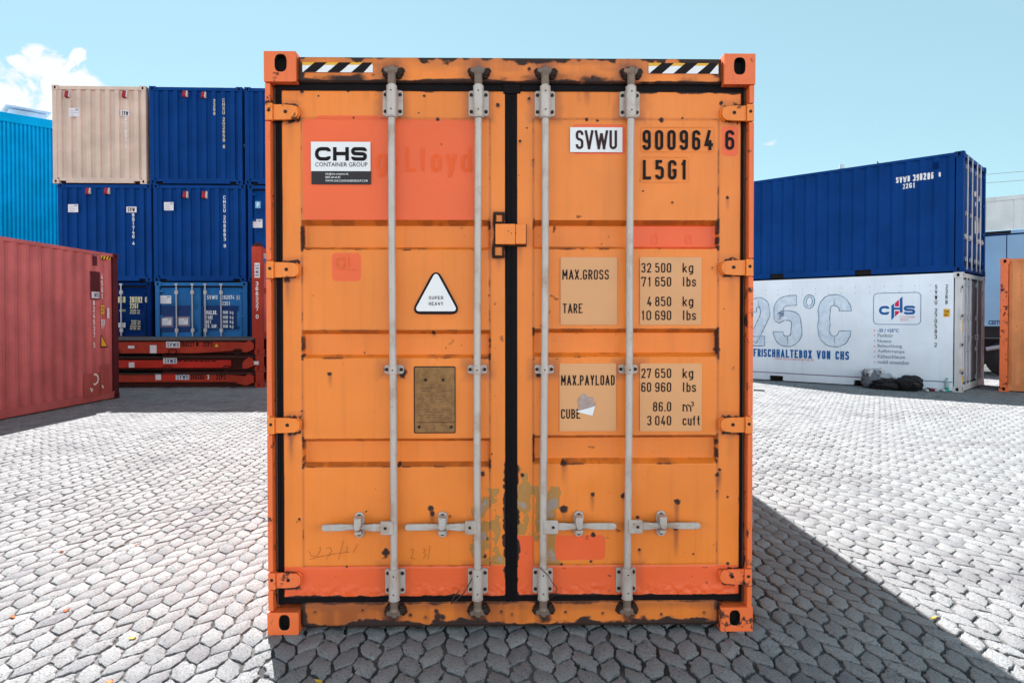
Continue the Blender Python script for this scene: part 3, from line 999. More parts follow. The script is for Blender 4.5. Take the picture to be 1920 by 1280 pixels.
def door_y(side):
    pa, pb = mx(PANEL[side][0]), mx(PANEL[side][1])
    bands = [[mz(v) for v in b] for b in BANDS[side]]

    def f(X, Z):
        y = np.full_like(X, DP)
        dep = np.zeros_like(X)
        for z0, z1, z2, z3 in bands:
            dep = np.maximum(dep, np.clip((z0 - Z) / (z0 - z1), 0, 1) * np.clip((Z - z3) / (z2 - z3), 0, 1))
        inx = np.clip((X - pa) / .006, 0, 1) * np.clip((pb - X) / .006, 0, 1)
        y += dep * inx * .044
        # weld groove round the pressed panel and slight oil-canning
        zt, zb = mz(223), mz(1060)
        ed = np.minimum(np.minimum(np.abs(X - pa), np.abs(X - pb)) + np.where((Z > zt) | (Z < zb), 1, 0), np.minimum(np.abs(Z - zt), np.abs(Z - zb)) + np.where((X < pa) | (X > pb), 1, 0))
        y += np.where(ed < .0035, .003, 0)
        y += (fbm(X, Z, 2.2) - .5) * .009 + (fbm(X + 5, Z + 2, 6.0, 2) - .5) * .003
        # thick brushed paint along the bottom
        if True:
            y -= sstep(Z, mz(1085), mz(1108)) * (fbm(X, Z, 45.0) - .35) * .010
        return y
    return f


BARX = (736.5, 896, 1021, 1180)


def door_stain(side):
    pa, pb = mx(PANEL[side][0]), mx(PANEL[side][1])

    def f(X, Z):
        n = fbm(X, Z, 17); n2 = fbm(X, Z, 55); nz = fbm(X * .3, Z, 7.0)
        r = np.zeros_like(X); sk = np.zeros_like(X)
        zt, zb = mz(223), mz(1060)

        def seam(d, w, lo, hi, amt):
            return np.exp(-(d / w) ** 2) * sstep(n * .6 + fbm(X + 3, Z + 9, 6.0) * .4, lo, hi) * amt
        inz = (Z < zt + .004) & (Z > zb - .004); inx = (X > pa - .004) & (X < pb + .004)
        r = np.maximum(r, np.where(inz, seam(np.abs(X - pa), .006, .42, .66, .6), 0))
        r = np.maximum(r, np.where(inz, seam(np.abs(X - pb), .006, .40, .64, .68), 0))
        r = np.maximum(r, np.where(inx, seam(np.abs(Z - zt), .005, .42, .66, .6), 0))
        r = np.maximum(r, np.where(inx, seam(np.abs(Z - zb), .005, .42, .66, .6), 0))
        sk += np.where(inz, np.exp(-(np.minimum(np.abs(X - pa), np.abs(X - pb)) / .006) ** 2) * .55, 0) + np.where(inx, np.exp(-(np.minimum(np.abs(Z - zt), np.abs(Z - zb)) / .005) ** 2) * .5, 0)
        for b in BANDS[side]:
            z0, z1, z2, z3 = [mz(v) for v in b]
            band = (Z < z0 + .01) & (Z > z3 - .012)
            ex = np.minimum(np.abs(X - pa), np.abs(X - pb))
            r = np.maximum(r, np.where(band, np.exp(-(ex / .009) ** 2) * sstep(n, .36, .52) * .95, 0))
            r = np.maximum(r, np.where(inx, np.exp(-(((Z - z3) / .007) ** 2)) * sstep(n, .52, .66) * .7, 0))
            lo = np.where(inx & (Z < z2) & (Z > z3), 1, 0)
            sk += lo * sstep(nz * .5 + n * .5, .40, .58) * .85
            sk += np.where(inx & (Z < z0 + .003) & (Z > z1), .45 + .5 * sstep(n, .45, .62), 0)  # upper slopes darkened to paint in their shade, mixed with patchy rust grime
        # door edges
        d_top = ZT - Z; d_side = np.minimum(X - X.min(), X.max() - X)
        r = np.maximum(r, sstep(d_top + (n - .5) * .03, .010, .0) * sstep(fbm(X, X * 0, 4.0), .35, .6))
        r = np.maximum(r, sstep(d_side + (n - .5) * .02, .006, -.002) * sstep(fbm(X * 0, Z, 5.0), .46, .70) * .55)
        d_in = (X.max() - X) if side < 0 else (X - X.min())
        r = np.maximum(r, sstep(d_in + (n - .5) * .05 + (n2 - .5) * .02, .010, -.002) * sstep(Z, mz(800), mz(900)))
        colr = fbm(X, X * 0 + 4.4, 11.0, 3)
        drip = sstep(colr, .56, .68) * np.clip(1 - d_top / (.05 + .10 * fbm(X, X * 0 + 1.7, 6.0)), 0, 1)
        sk += drip * (1.0 if side > 0 else .25)
        r = np.maximum(r, drip * .35 * (1 if side > 0 else 0))
        for px, py, rr, st in SPOTS[side]:
            x, z = MX(px, py); a, b = blot(X, Z, n2, x, z, rr / 372, st / 372)
            r = np.maximum(r, a); sk += b
        for py in LUGS[side]:                       # grime and rust round the welded hinge pads
            zc_ = MX(545 if side < 0 else 1375, py)[1]; xe_ = X.min() if side < 0 else X.max()
            dd = np.maximum(np.abs(X - xe_) - .082, np.abs(Z - zc_) - .040)
            h = sstep(dd + (n - .5) * .05, .017, -.002) * sstep(n2 * .4 + n * .6, .34, .50)
            r = np.maximum(r, h * 1.1); sk += sstep(dd + (n - .5) * .03, .04, .0) * .45
            sk += np.exp(-((np.abs(X - xe_) - .045) / .02) ** 2) * np.where(Z < zc_, np.clip(1 - (zc_ - Z) / .25, 0, 1), 0) * .5
        if side < 0:
            for px, py, hw_, hh_ in ((957, 440, .083, .056), (935, 471, .028, .032), (936, 410, .026, .028)):
                x_, z_ = MX(px, py); dd = np.maximum(np.abs(X - x_) - hw_, np.abs(Z - z_) - hh_)
                r = np.maximum(r, sstep(dd + (n - .5) * .02, .012, -.004) * .9); sk += sstep(dd, .03, 0) * .4
        # dust and grime that gathers round the locking bars' brackets
        for bx in (BARX if side < 0 else BARX):
            for pa_, pb_ in ((170, 218), (684, 700), (1065, 1112)):
                x_ = mx(bx, 600); za_, zb_ = mz(pb_), mz(pa_)
                dd = np.maximum(np.abs(X - x_) - .052, np.maximum(za_ - Z, Z - zb_))
                sk += sstep(dd + (n - .5) * .04, .05, .0) * .6
        # scattered small chips
        ch = fbm(X + 31, Z + 7, 26.0, 2)
        r = np.maximum(r, sstep(ch + (fbm(X, Z, 2.4) - .5) * .3, .875, .95) * .6)
        rp = np.zeros_like(X)
        for z in REP[side]:
            rp = np.maximum(rp, np.clip(pzone(X, Z, z[:4], z[4]), 0, 1))
        pe = np.zeros_like(X)
        for px, py, rx, ry in PEEL[side]:
            x, z = MX(px, py)
            dd = np.sqrt(((X - x) / (rx / 372)) ** 2 + ((Z - z) / (ry / 372)) ** 2)
            pe = np.maximum(pe, np.clip(1.04 - .64 * dd + (n - .5) * 1.4, 0, 1.1))
        pe *= sstep(rp, .6, .3)
        # black rim and rust under the thick paint at the very bottom
        r = np.maximum(r, sstep((Z - ZB) + (n - .5) * .022, .010, .001))
        sk = np.where(rp > .5, sk * .4, sk)
        return {'rust': r * np.where(pe > .7, .6, 1), 'streak_shade': np.clip(sk, 0, 1), 'repaint': rp, 'peel': pe}
    return f


def arr(a, b, s):
    n = max(2, int(round((b - a) / s)))
    return np.linspace(a, b, n + 1)


door = {}
for side, a, b in ((-1, XL0, XL1), (1, XR0, XR1)):
    zlist = arr(ZB, ZT, .005)
    for bd in BANDS[side]:
        zlist = np.concatenate([zlist, [mz(v) for v in bd]])
    zlist = np.unique(np.round(zlist, 5))
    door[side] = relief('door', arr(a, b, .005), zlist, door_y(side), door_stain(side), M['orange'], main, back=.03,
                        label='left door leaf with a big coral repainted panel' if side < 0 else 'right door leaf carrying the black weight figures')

# hinges: pin lug on the post, blade over the seal, pad on the door
for side in (-1, 1):
    for k, py in enumerate(LUGS[side]):
        mat = M['orange_red'] if k == 3 else M['hinge_paint']
        mb = MB()
        dz = .038
        xp = -side  # towards the door
        z = MX(530 if side < 0 else 1390, py, .02)[1]
        xo = side * (HW - .004)
        mb.box(*sorted((xo, xo + xp * .036)), .002, .03, z - dz - .004, z + dz + .004)
        x1, x2, x3, x4 = (xo + xp * .037, xo + xp * .085, xo + xp * .135, xo + xp * .158)
        prof = [(x1, z - dz), (x2, z - dz), (x3, z - dz + .004), (x4 - xp * .006, z - dz + .016), (x4, z - .008), (x4, z + .012), (x4 - xp * .008, z + dz - .012), (x3, z + dz - .004), (x2, z + dz), (x1, z + dz)]
        mb.extrude([Vector((x, .012, q)) for x, q in prof], (0, .016, 0))
        mb.extrude([Vector((x + (0 if abs(x - x1) < .001 else xp * .004), .0281, q + (.004 if q > z else -.004))) for x, q in prof[2:8]], (0, .02, 0))
        mb.use(1)
        mb.tube((xo + xp * .018, .0005, z + .006), (xo + xp * .018, .004, z + .006), .0085, 14)
        mb.tube((x2 + xp * .012, .0085, z + .002), (x2 + xp * .012, .0122, z + .002), .009, 14)
        mb.build('hinge', [mat, M['bolt']], door[side], bevel=.004)

# locking bars with brackets, cams, handles
def rounded(x0, x1, z0, z1, c, n=4):
    pts = []
    for cx, cz, a0 in ((x1 - c, z1 - c, 0), (x0 + c, z1 - c, 90), (x0 + c, z0 + c, 180), (x1 - c, z0 + c, 270)):
        for k in range(n + 1):
            t = rad(a0 + 90 * k / n); pts.append((cx + c * math.cos(t), cz + c * math.sin(t)))
    return pts


BARS = ((735.5, 738.0, -1, 603, 670.5, 714), (896.0, 895.0, -1, 760, 828.5, 872), (1022.0, 1019.5, 1, 1155, 1087, 1046), (1182.0, 1177.0, 1, 1313, 1243.5, 1204))
YB = 0.0
for bi, (pxt, pxb, side, hx, cx, hubx) in enumerate(BARS):
    xa_, za_ = MX(pxt, 400, YB); xb_, zb_ = MX(pxb, 950, YB)

    def xbar(z, xa_=xa_, za_=za_, xb_=xb_, zb_=zb_, bi=bi):      # the bars have been leaned on for years: none is quite straight
        return xa_ + (xb_ - xa_) * min(1.15, max(-.3, (za_ - z) / (za_ - zb_))) + .0022 * math.sin(z * 2.3 + bi * 1.9)
    zt, zb = mz(150, d=YB), mz(1136, d=YB)
    mb = MB()
    zz_ = [zb + (zt - zb) * k / 14 for k in range(15)]
    n_ = 20
    mb.grid(np.array([[(xbar(z) + .0182 * math.cos(2 * math.pi * k / n_), YB + .0182 * math.sin(2 * math.pi * k / n_), z) for k in range(n_ + 1)] for z in zz_]))
    bar = mb.build('locking_bar', M['steel'], main, smooth=40)
    # top and bottom bearing brackets
    for p0, p1, thick in ((170, 218, 1), (1065, 1112, 1), (684, 700.5, 0)):
        za, zc = mz(p1, d=.03), mz(p0, d=.03)
        hwid = .0505 if thick else .048
        x = xbar((za + zc) / 2)
        mb = MB()
        mb.extrude([Vector((x + u, DP - .010, v)) for u, v in rounded(-hwid, hwid, za, zc, .012)], (0, .0095, 0))
        if thick:
            mb.tube((x, YB, za - .012), (x, YB, zc + .012), .0265, 22)
            mb.tube((x, YB, za - .018), (x, YB, za - .012), .0285, 22)
            mb.box(x - .0262, x + .0262, YB, DP - .009, za + .0015, zc - .0015)
        else:
            mb.tube((x, YB, za + .001), (x, YB, zc - .001), .0225, 22)
            mb.box(x - .0222, x + .0222, YB, DP - .009, za + .0025, zc - .0025)
        mb.use(1)
        for u in (-.037, .037):
            for v in ((za + .022, zc - .022) if thick else ((za + zc) / 2,)):
                mb.tube((x + u, DP - .016, v), (x + u, DP - .0095, v), .0088, 12)
        for v in ((za + .018, zc - .018) if thick else ((za + zc) / 2,)):
            mb.tube((x, YB - (.0275 if thick else .0235), v), (x, YB - .02, v), .0042, 10)
        mb.build('bar_bracket', [M['steel'], M['bolt']], bar, smooth=40, bevel=.0015)
    # cams and their keepers
    for zz, up, dd in ((mz(138, d=.0), 1, HD), (mz(1142, d=.0), -1, .03)):
        mb = MB()
        x = xbar(zz)
        mb.tube((x, YB, zz - up * .055), (x, YB, zz - up * .012), .0205, 16)
        mb.tube((x, YB, zz - up * .012), (x, YB, zz + up * .006), .0205, 16, .026)
        prof = [(-.030, .0), (-.040, .012), (-.034, .028), (-.016, .022), (-.006, .034), (.010, .036), (.018, .024), (.036, .026), (.030, .010), (.026, -.004)]
        mb.extrude([Vector((x + u, YB - .014, zz + up * v)) for u, v in prof], (0, .026, 0))
        mb.build('cam', M['steel_rust'], bar, bevel=.003, smooth=40)
        mb = MB()
        for sx in (-1, 1):
            cxk = x + sx * .030 + .004
            mb.tube((cxk, YB - .006, zz + up * .006), (cxk, dd + .004, zz + up * .006), .016, 9, .027)
            mb.tube((cxk + sx * .010, YB + .004, zz + up * .022), (cxk + sx * .016, dd + .004, zz + up * .016), .010, 7, .016)
            mb.tube((cxk - sx * .004, YB + .002, zz - up * .014), (cxk + sx * .004, dd + .004, zz - up * .012), .009, 7, .014)
            mb.tube((cxk, YB - .012, zz + up * .008), (cxk, YB - .005, zz + up * .008), .009, 10)
        mb.build('cam_keeper', M['bolt'], bar, bevel=.003, smooth=40)
    # hub and handle
    zh = mz(986, d=YB); x = xbar(zh); xh = MX(hubx, 986, YB - .012)[0]; s = side
    mb = MB()
    xa, xb = sorted((xh, x))
    mb.extrude([Vector((u, YB - .024, v)) for u, v in rounded(xa, xb + (0 if s < 0 else 0), zh - .034, zh + .034, .006)], (0, .016, 0))
    mb.use(1)
    mb.tube((xh - s * .024, YB - .029, zh), (xh - s * .024, YB - .0235, zh), .0075, 12)
    mb.build('bar_hub', [M['steel'], M['bolt']], bar, bevel=.003)
    xe = MX(hx, 986, YB - .01)[0]; xc = MX(cx, 986, YB - .01)[0]
    sg = 1 if xe > xh else -1
    L1 = abs(xe - xh); lc = abs(xc - xh)
    cl = [(-.012, .019), (.03, .019), (lc - .06, .0165), (lc - .02, .013), (lc + .02, .013), (lc + .06, .0150), (L1 - .10, .0170), (L1 - .012, .0165), (L1, .010)]
    wob = [0, 0, 0, .002, .003, .002, .001, 0, 0]
    up_ = [(xh + sg * u, zh + v + w) for (u, v), w in zip(cl, wob)]; dn = [(xh + sg * u, zh - v + w) for (u, v), w in zip(cl, wob)]
    mb = MB()
    mb.extrude([Vector((u, YB - .016, v)) for u, v in up_ + dn[::-1]], (0, .013, 0))
    mb.extrude([Vector((xh + sg * u, YB - .0215, zh + v)) for u, v in ((.03, .004), (lc - .03, .008), (lc + .03, .009), (lc + .09, .002), (lc + .03, -.006), (lc - .04, -.004))], (0, .006, 0))
    mb.build('handle', M['steel'], bar, bevel=.004, smooth=50)
    zc0, zc1 = mz(1005, d=DP), mz(957, d=DP)
    mb = MB()
    mb.extrude([Vector((xc + u, DP - .012, v)) for u, v in rounded(-.0245, .0245, zc0, zc1, .024)], (0, .0115, 0))
    mb.extrude([Vector((xc + sg * u, YB - .034, zh + v)) for u, v in ((-.020, .052), (.012, .046), (.016, .0), (.004, -.012), (-.014, -.008), (-.022, .02))], (0, .013, 0))
    mb.box(xc - .017, xc + .017, YB - .022, DP - .01, zh + .024, zh + .050)
    mb.box(xc - .017, xc + .017, YB - .006, DP - .01, zh - .040, zh - .022)
    mb.use(1)
    for v in (zc0 + .020, zc1 - .020):
        mb.tube((xc, DP - .019, v), (xc, DP - .0115, v), .0105, 14)
    mb.build('handle_catch', [M['steel'], M['bolt']], bar, bevel=.003, smooth=45)

# lock box across the middle seal
mb = MB()
x0, z0 = MX(929, 458, .0); x1, z1 = MX(986, 420.5, .0)
xm = MX(966, 440, 0)[0]
mb.box(x0, xm, -.012, DP - .002, z0, z1); mb.box(xm + .002, x1, -.008, DP - .002, z0 + .002, z1 - .001)
mb.use(1)
for px, py in ((953, 434), (959, 438), (966.5, 438)):
    u, v = MX(px, py, 0); mb.tube((u, -.0135, v), (u, -.0115, v), .003, 8)
mb.build('lock_box', [M['orange'], M['bolt']], door[-1], bevel=.005)
mb = MB(); mb.box(x0 - .004, x1 + .005, DP - .0035, DP + .001, z0 - .007, z1 + .006); mb.build('weld_seam', M['bolt'], door[-1])
for (a, b, c, d), inner in (((928, 401, 944, 419), M['orange']), ((926, 461, 944, 482), M['orange'])):
    u0, v0 = MX(a, d, DP - .01); u1, v1 = MX(c, b, DP - .01)
    mb = MB()
    t = .006
    for q in ((u0, u1, v0, v0 + t), (u0, u1, v1 - t, v1), (u0, u0 + t, v0 + t, v1 - t), (u1 - t, u1, v0 + t, v1 - t)):
        mb.box(q[0], q[1], DP - .03, DP - .001, q[2], q[3])
    mb.use(1); mb.box(u0 + t, u1 - t, DP - .018, DP - .001, v0 + t, v1 - t)
    mb.build('lock_bracket', [M['bolt'], inner], door[-1], bevel=.0015)

# ---- stickers, figures and marks on the doors
dl, dr = door[-1], door[1]
ST = dict(stroke=.135, gap=.30)
for px in ((567, 117.5, 699, 136), (1216, 119, 1347, 138.5)):
    FH = Face(MAIN_O, MAIN_YAW, 'front', -HD)
    r0, z0, r1, z1 = FH.rect(*px, .004)
    strip = sheet(FH, None, M['white_film'], main, 'hazard_stripe', off=.0055, world=(r0, z0, r1, z1))
    mb = MB(); h = z1 - z0; w = r1 - r0
    n = 3; pit = w / 2.93
    for k in range(n):
        a = r0 + .004 + pit * k
        P = [(a, z0), (a + pit * .52, z0), (a + pit * .52 + h * 1.18, z1), (a + h * 1.18, z1)]
        P = [(min(u, r1), v) for u, v in P]
        mb.face(*[FH.pt(u, v, .0062) for u, v in P])
    mb.build('stripe', M['black_ink'], strip, clean=False)
    mb = MB()
    mb.face(*[FH.pt(u, v, .0059) for u, v in ((r0, z1 - h * .30), (r1, z1 - h * .22), (r1, z1), (r0, z1))])
    mb.build('stripe', M['yellow_film'], strip, clean=False)

s1 = sheet(FD, (583, 266, 694.5, 321), M['white_film'], dl, 'sticker', label='white and black company sticker', off=.006)
sheet(FD, (584, 321, 695.5, 345.5), M['dark_film'], dl, 'sticker', off=.0062)
write(FD, 'CHS', (590.5, 276, 688, 301.5), M['black_ink'], dl, off=.0075, stroke=.26, gap=.14, rnd=.30)
type_text(FD, [('CONTAINER GROUP', (591, 304.5, 689, 312.5))], M['black_ink'], dl, off=.0075)
type_text(FD, [('info@chs-container.de', (610, 324, 653, 329)), ('0800 664 64 85', (610, 330.5, 638, 334.5)), ('WWW.CHS-CONTAINERGROUP.COM', (610, 337, 689, 341))], M['white_film'], dl, off=.0078, bold=.006)
write(FD, 'g-Lloyd', (705, 277, 884, 322), M['ghost'], dl, 'painted_over_lettering', off=.0035, stroke=.15, gap=.42)
write(FD, 'GL', (628, 481, 666, 505), M['ghost_dark'], dl, 'painted_over_lettering', off=.0045, stroke=.13, gap=.3)

# warning triangle
def tri(px, off, mat, parent, name, rr):
    P = [FD.uv(*q, off) for q in px]
    out = fillet([(u, v) for u, v in P], rr, True)
    mb = MB(); mb.extrude([FD.pt(q.x, q.y, off) for q in out], (0, .0012, 0))
    return mb.build(name, mat, parent)


tri(((817.5, 499), (866, 589), (769, 589)), .006, M['black_ink'], dl, 'warning_triangle', .032)
tri(((817.5, 508), (858.5, 583.5), (776.5, 583.5)), .0075, M['white_film'], dl, 'warning_triangle', .016)
write(FD, 'SUPER', (804, 555, 831, 561.5), M['black_ink'], dl, off=.0085, stroke=.15, gap=.34)
write(FD, 'HEAVY', (804, 566, 831, 572.5), M['black_ink'], dl, off=.0085, stroke=.15, gap=.34)

# data plate
sheet(FD, (776, 686.5, 854, 812), M['bolt'], dl, 'data_plate', off=.004, th=.003, corner=.008)
dp = sheet(FD, (778, 688.5, 852.5, 810), M['brass'], dl, 'data_plate', off=.007, th=.003, corner=.006)
mb = MB()
for px, py in ((798, 712), (831, 712), (786, 800), (846, 800)):
    u, v = FD.uv(px, py, .008); p_ = FD.pt(u, v, .0075); mb.tube(p_, p_ + Vector((0, -.004, 0)), .008, 12)
u0, v0, u1, v1 = FD.rect(780, 791, 851, 792, .008)
mb.extrude([FD.pt(a, b, .0078) for a, b in ((u0, v0), (u1, v0), (u1, v1), (u0, v1))], (0, .0008, 0))
mb.build('rivet', M['bolt'], dl)
rs = random.Random(5)
mb = MB()
for k in range(13):
    py = 722 + k * 5
    x_ = 782
    while x_ < 846:
        w_ = rs.uniform(2, 9)
        if rs.random() < .55:
            u0, v0, u1, v1 = FD.rect(x_, py, min(848, x_ + w_), py + .9, .008)
            mb.face(FD.pt(u0, v0, .0076), FD.pt(u1, v0, .0076), FD.pt(u1, v1, .0076), FD.pt(u0, v1, .0076))
        x_ += w_ + 1.5
mb.build('engraving', M['cable'], dl, clean=False)

# identification number
sheet(FD, (1069, 239, 1167, 285.5), M['white_film'], dr, 'label', off=.006)
write(FD, 'SVWU', (1079.5, 244.5, 1157, 280), M['maroon_ink'], dr, off=.0075, stroke=.135, gap=.16)
write(FD, '900964', (1205, 244, 1336.5, 281.5), M['black_ink'], dr, off=.005, stroke=.15, gap=.50)
write(FD, '6', (1360, 244, 1377, 281), M['black_ink'], dr, off=.005, stroke=.15)
write(FD, 'L5G1', (1205, 300, 1288, 336.5), M['black_ink'], dr, off=.005, stroke=.15, gap=.50)
mb = MB()
for px in ((1201, 239, 1339, 285), (1202, 295, 1291, 342)):       # faint outline of the clear film
    r0, z0, r1, z1 = FD.rect(*px, .004)
    P = [Vector(p) for p in rounded(r0, r1, z0, z1, .012)]
    ribbon(mb, P, .0015, True, lambda q, l: FD.pt(q.x, q.y, l), .0045)
mb.build('film_edge', M['film_line'], dr, clean=False)

for px in ((1051, 482, 1157, 609), (1200, 482, 1315.5, 609), (1049, 681, 1155, 808), (1200, 681, 1316, 808)):
    sheet(FD, px, M['beige_film'], dr, 'label', off=.005, corner=.008)
T = dict(off=.0065, stroke=.125, gap=.34)
for txt, px in (('MAX.GROSS', (1054.5, 505.5, 1141.5, 524)), ('TARE', (1055.5, 569, 1092, 587)), ('32500', None), ('MAX.PAYLOAD', (1052, 703, 1152.5, 722)), ('CUBE', (1052, 766.5, 1088, 784.5))):
    if px: write(FD, txt, px, M['black_ink'], dr, **T)
for py, a, b, unit in ((493, '32', '500', 'kg'), (519, '71', '650', 'lbs'), (556, '4', '850', 'kg'), (582, '10', '690', 'lbs'), (690.5, '27', '650', 'kg'), (716.5, '60', '960', 'lbs'), (779, '3', '040', 'cuft')):
    h = 18
    mb = MB()
    px0 = 1202.5 if len(a) == 2 else 1213.5
    letters(mb, FD, a, FD.rect(px0, py, px0 + (18.5 if len(a) == 2 else 8.0), py + h, .0065), **T)
    letters(mb, FD, b, FD.rect(1228.5, py, 1258.5, py + h, .0065), **T)
    wd = {'kg': 20, 'lbs': 25, 'cuft': 33}[unit]
    mb.build('lettering', M['black_ink'], dr, clean=False); mb = MB()
    letters(mb, FD, unit, FD.rect(1280, py, 1280 + wd, py + h, .0065), **T)
    mb.build('lettering', M['black_ink'], dr, clean=False)
mb = MB()
letters(mb, FD, '86.0', FD.rect(1224.5, 753, 1258.5, 771, .0065), **T)
mb.build('lettering', M['black_ink'], dr, clean=False); mb = MB()
letters(mb, FD, 'm', FD.rect(1280, 753, 1294, 771, .0065), **T)
letters(mb, FD, '3', FD.rect(1296, 752.5, 1301, 761.5, .0065), off=.0065, stroke=.17)
mb.build('lettering', M['black_ink'], dr, clean=False)

# torn sticker over the last line, faint film on the red band, scratches
M['grey_film'] = plain('worn grey sticker', (0.40, 0.30, 0.28), .5, 0, .25, 30)
def flake(pts, off, mat, parent, name):
    mb = MB(); P = [FD.uv(*p, off) for p in pts]
    mb.extrude([FD.pt(u, v, off) for u, v in P], (0, .001, 0)); return mb.build(name, mat, parent)
flake(((1084, 772), (1085, 757), (1083, 750), (1089, 741), (1094, 737), (1099, 739), (1101, 744), (1112, 744), (1113, 753), (1117, 756), (1115, 761), (1100, 766)), .0082, M['grey_film'], dr, 'torn_sticker')
flake(((1080, 771), (1100, 766), (1116, 761), (1111, 779), (1098, 776)), .0095, M['white_film'], dr, 'torn_sticker')
def scratch(polys, mat, parent, name, t=.0016):
    mb = MB()
    for pl in polys:
        P = [Vector(FD.uv(*p, .004)) for p in pl]
        ribbon(mb, P, t, False, lambda q, l: FD.pt(q.x, q.y, l), .005)
    return mb.build(name, mat, parent, clean=False)
scratch([[(579, 1032), (584, 1042), (594, 1042), (601, 1031), (600, 1024)], [(612, 1027), (619, 1026), (622, 1032), (614, 1044), (612, 1048)], [(580, 1048), (600, 1043), (625, 1038), (655, 1034)], [(644, 1012), (640, 1030), (635, 1048)], [(651, 1023), (650, 1035)], [(670, 1020), (662, 1036)]], M['scratch'], dl, 'scratch')
scratch([[(769, 1031), (773, 1028), (776, 1032), (770, 1046), (779, 1047)], [(792, 1027), (798, 1030), (794, 1035), (799, 1040), (793, 1047)], [(806, 1022), (803, 1048)]], M['scratch'], dl, 'scratch')
FB = Face(MAIN_O, MAIN_YAW, 'front', -DP - .044)
mb = MB()
for px in ((1222, 441, 1232, 456), (1286, 441, 1295, 456)):
    r0, z0, r1, z1 = FB.rect(*px, .004)
    ribbon(mb, [Vector(p) for p in rounded(r0, r1, z0, z1, .006)], .002, True, lambda q, l: FB.pt(q.x, q.y, l), .005)
mb.build('film_edge', M['ghost'], dr, clean=False)
# overpaint brush marks where letters were covered; bare wires hanging at the lower brackets
mb = MB(); P = [FD.pt(*FD.uv(px, py, o), o) for px, py, o in ((903, 1058, .04), (893, 1074, .05), (884, 1086, .05), (877, 1099, .045), (869, 1112, .04), (854, 1126, .03), (846, 1131, .02), (851, 1118, .03), (862, 1106, .04))]
mb.path(P, .0028, 6); mb.build('seal_wire', M['cable'], dl)
mb = MB(); P = [FD.pt(*FD.uv(px, py, o), o) for px, py, o in ((1012, 1063, .075), (1028, 1078, .07), (1036, 1092, .06), (1045, 1103, .03), (1040, 1114, .02), (1027, 1124, .02), (1033, 1110, .02))]
mb.path(P, .0022, 6); mb.build('seal_wire', M['cable'], dr)

# ------------------------------------------------------------------ ground: one sand bed to the horizon, concrete pavers laid on it
def ground_mats():
    m, N, p = new_mat('joint sand')
    co = N.coords()
    n = N.noise(co, 3.0, 6.0, 0.6); f = N.noise(co, 160.0, 3.0, 0.6)
    n = N.step(N.math('ADD', n, N.math('MULTIPLY', N.math('SUBTRACT', N.noise(co, .6, 3.0, .5), .5), .8)), .36, .66)
    N.put(p.inputs['Base Color'], N.mix(N.math('ADD', N.math('MULTIPLY', n, .7), N.math('MULTIPLY', f, .3)), (0.010, 0.009, 0.010), (0.13, 0.125, 0.127)))
    p.inputs['Roughness'].default_value = .95
    N.put(p.inputs['Normal'], N.bump(f, .6, .006))
    M['sand'] = m
    m, N, p = new_mat('weathered concrete pavers')
    co = N.coords()
    f = N.noise(co, 210.0, 3.0, 0.7); g = N.noise(co, 70.0, 5.0, 0.7); b = N.noise(co, 1.1, 5.0, 0.6, .4); d = N.noise(co, 5.0, 5.0, 0.65)
    tone = N.attr('tone')
    v = N.math('ADD', N.math('MULTIPLY', tone, .28), N.math('ADD', N.math('MULTIPLY', f, .32), N.math('MULTIPLY', g, .38)))
    c = N.mix(v, (0.156, 0.155, 0.165), (0.405, 0.413, 0.430))
    speck = N.step(N.noise(co, 120.0, 3.0, .6), .56, .64)
    c = N.mix(N.math('MULTIPLY', speck, .78), c, (0.075, 0.060, 0.062))
    light = N.step(N.noise(N.scale(co, (1.0, 1.0, 1.0)), 175.0, 2.0, .5), .64, .72)
    c = N.mix(N.math('MULTIPLY', light, .5), c, (0.55, 0.52, 0.50))
    stain = N.math('MULTIPLY', N.step(N.math('ADD', b, N.math('MULTIPLY', d, .35)), .66, .90), .55)
    c = N.mix(stain, c, (0.13, 0.125, 0.14))
    odd = N.math('MULTIPLY', N.math('GREATER_THAN', tone, .965), .5)
    c = N.mix(odd, c, (0.15, 0.15, 0.175))
    N.put(p.inputs['Base Color'], c)
    p.inputs['Roughness'].default_value = .9
    p.inputs['Specular IOR Level'].default_value = .25
    h = N.math('ADD', N.math('MULTIPLY', f, .5), N.math('ADD', g, N.math('MULTIPLY', speck, -.5)))
    N.put(p.inputs['Normal'], N.bump(h, .9, .011))
    M['paver'] = m


ground_mats()
mb = MB(); mb.face((-400, -400, -.0105), (400, -400, -.0105), (400, 400, -.0105), (-400, 400, -.0105))
gr = mb.build('ground', M['sand'], clean=False); gr['kind'] = 'structure'


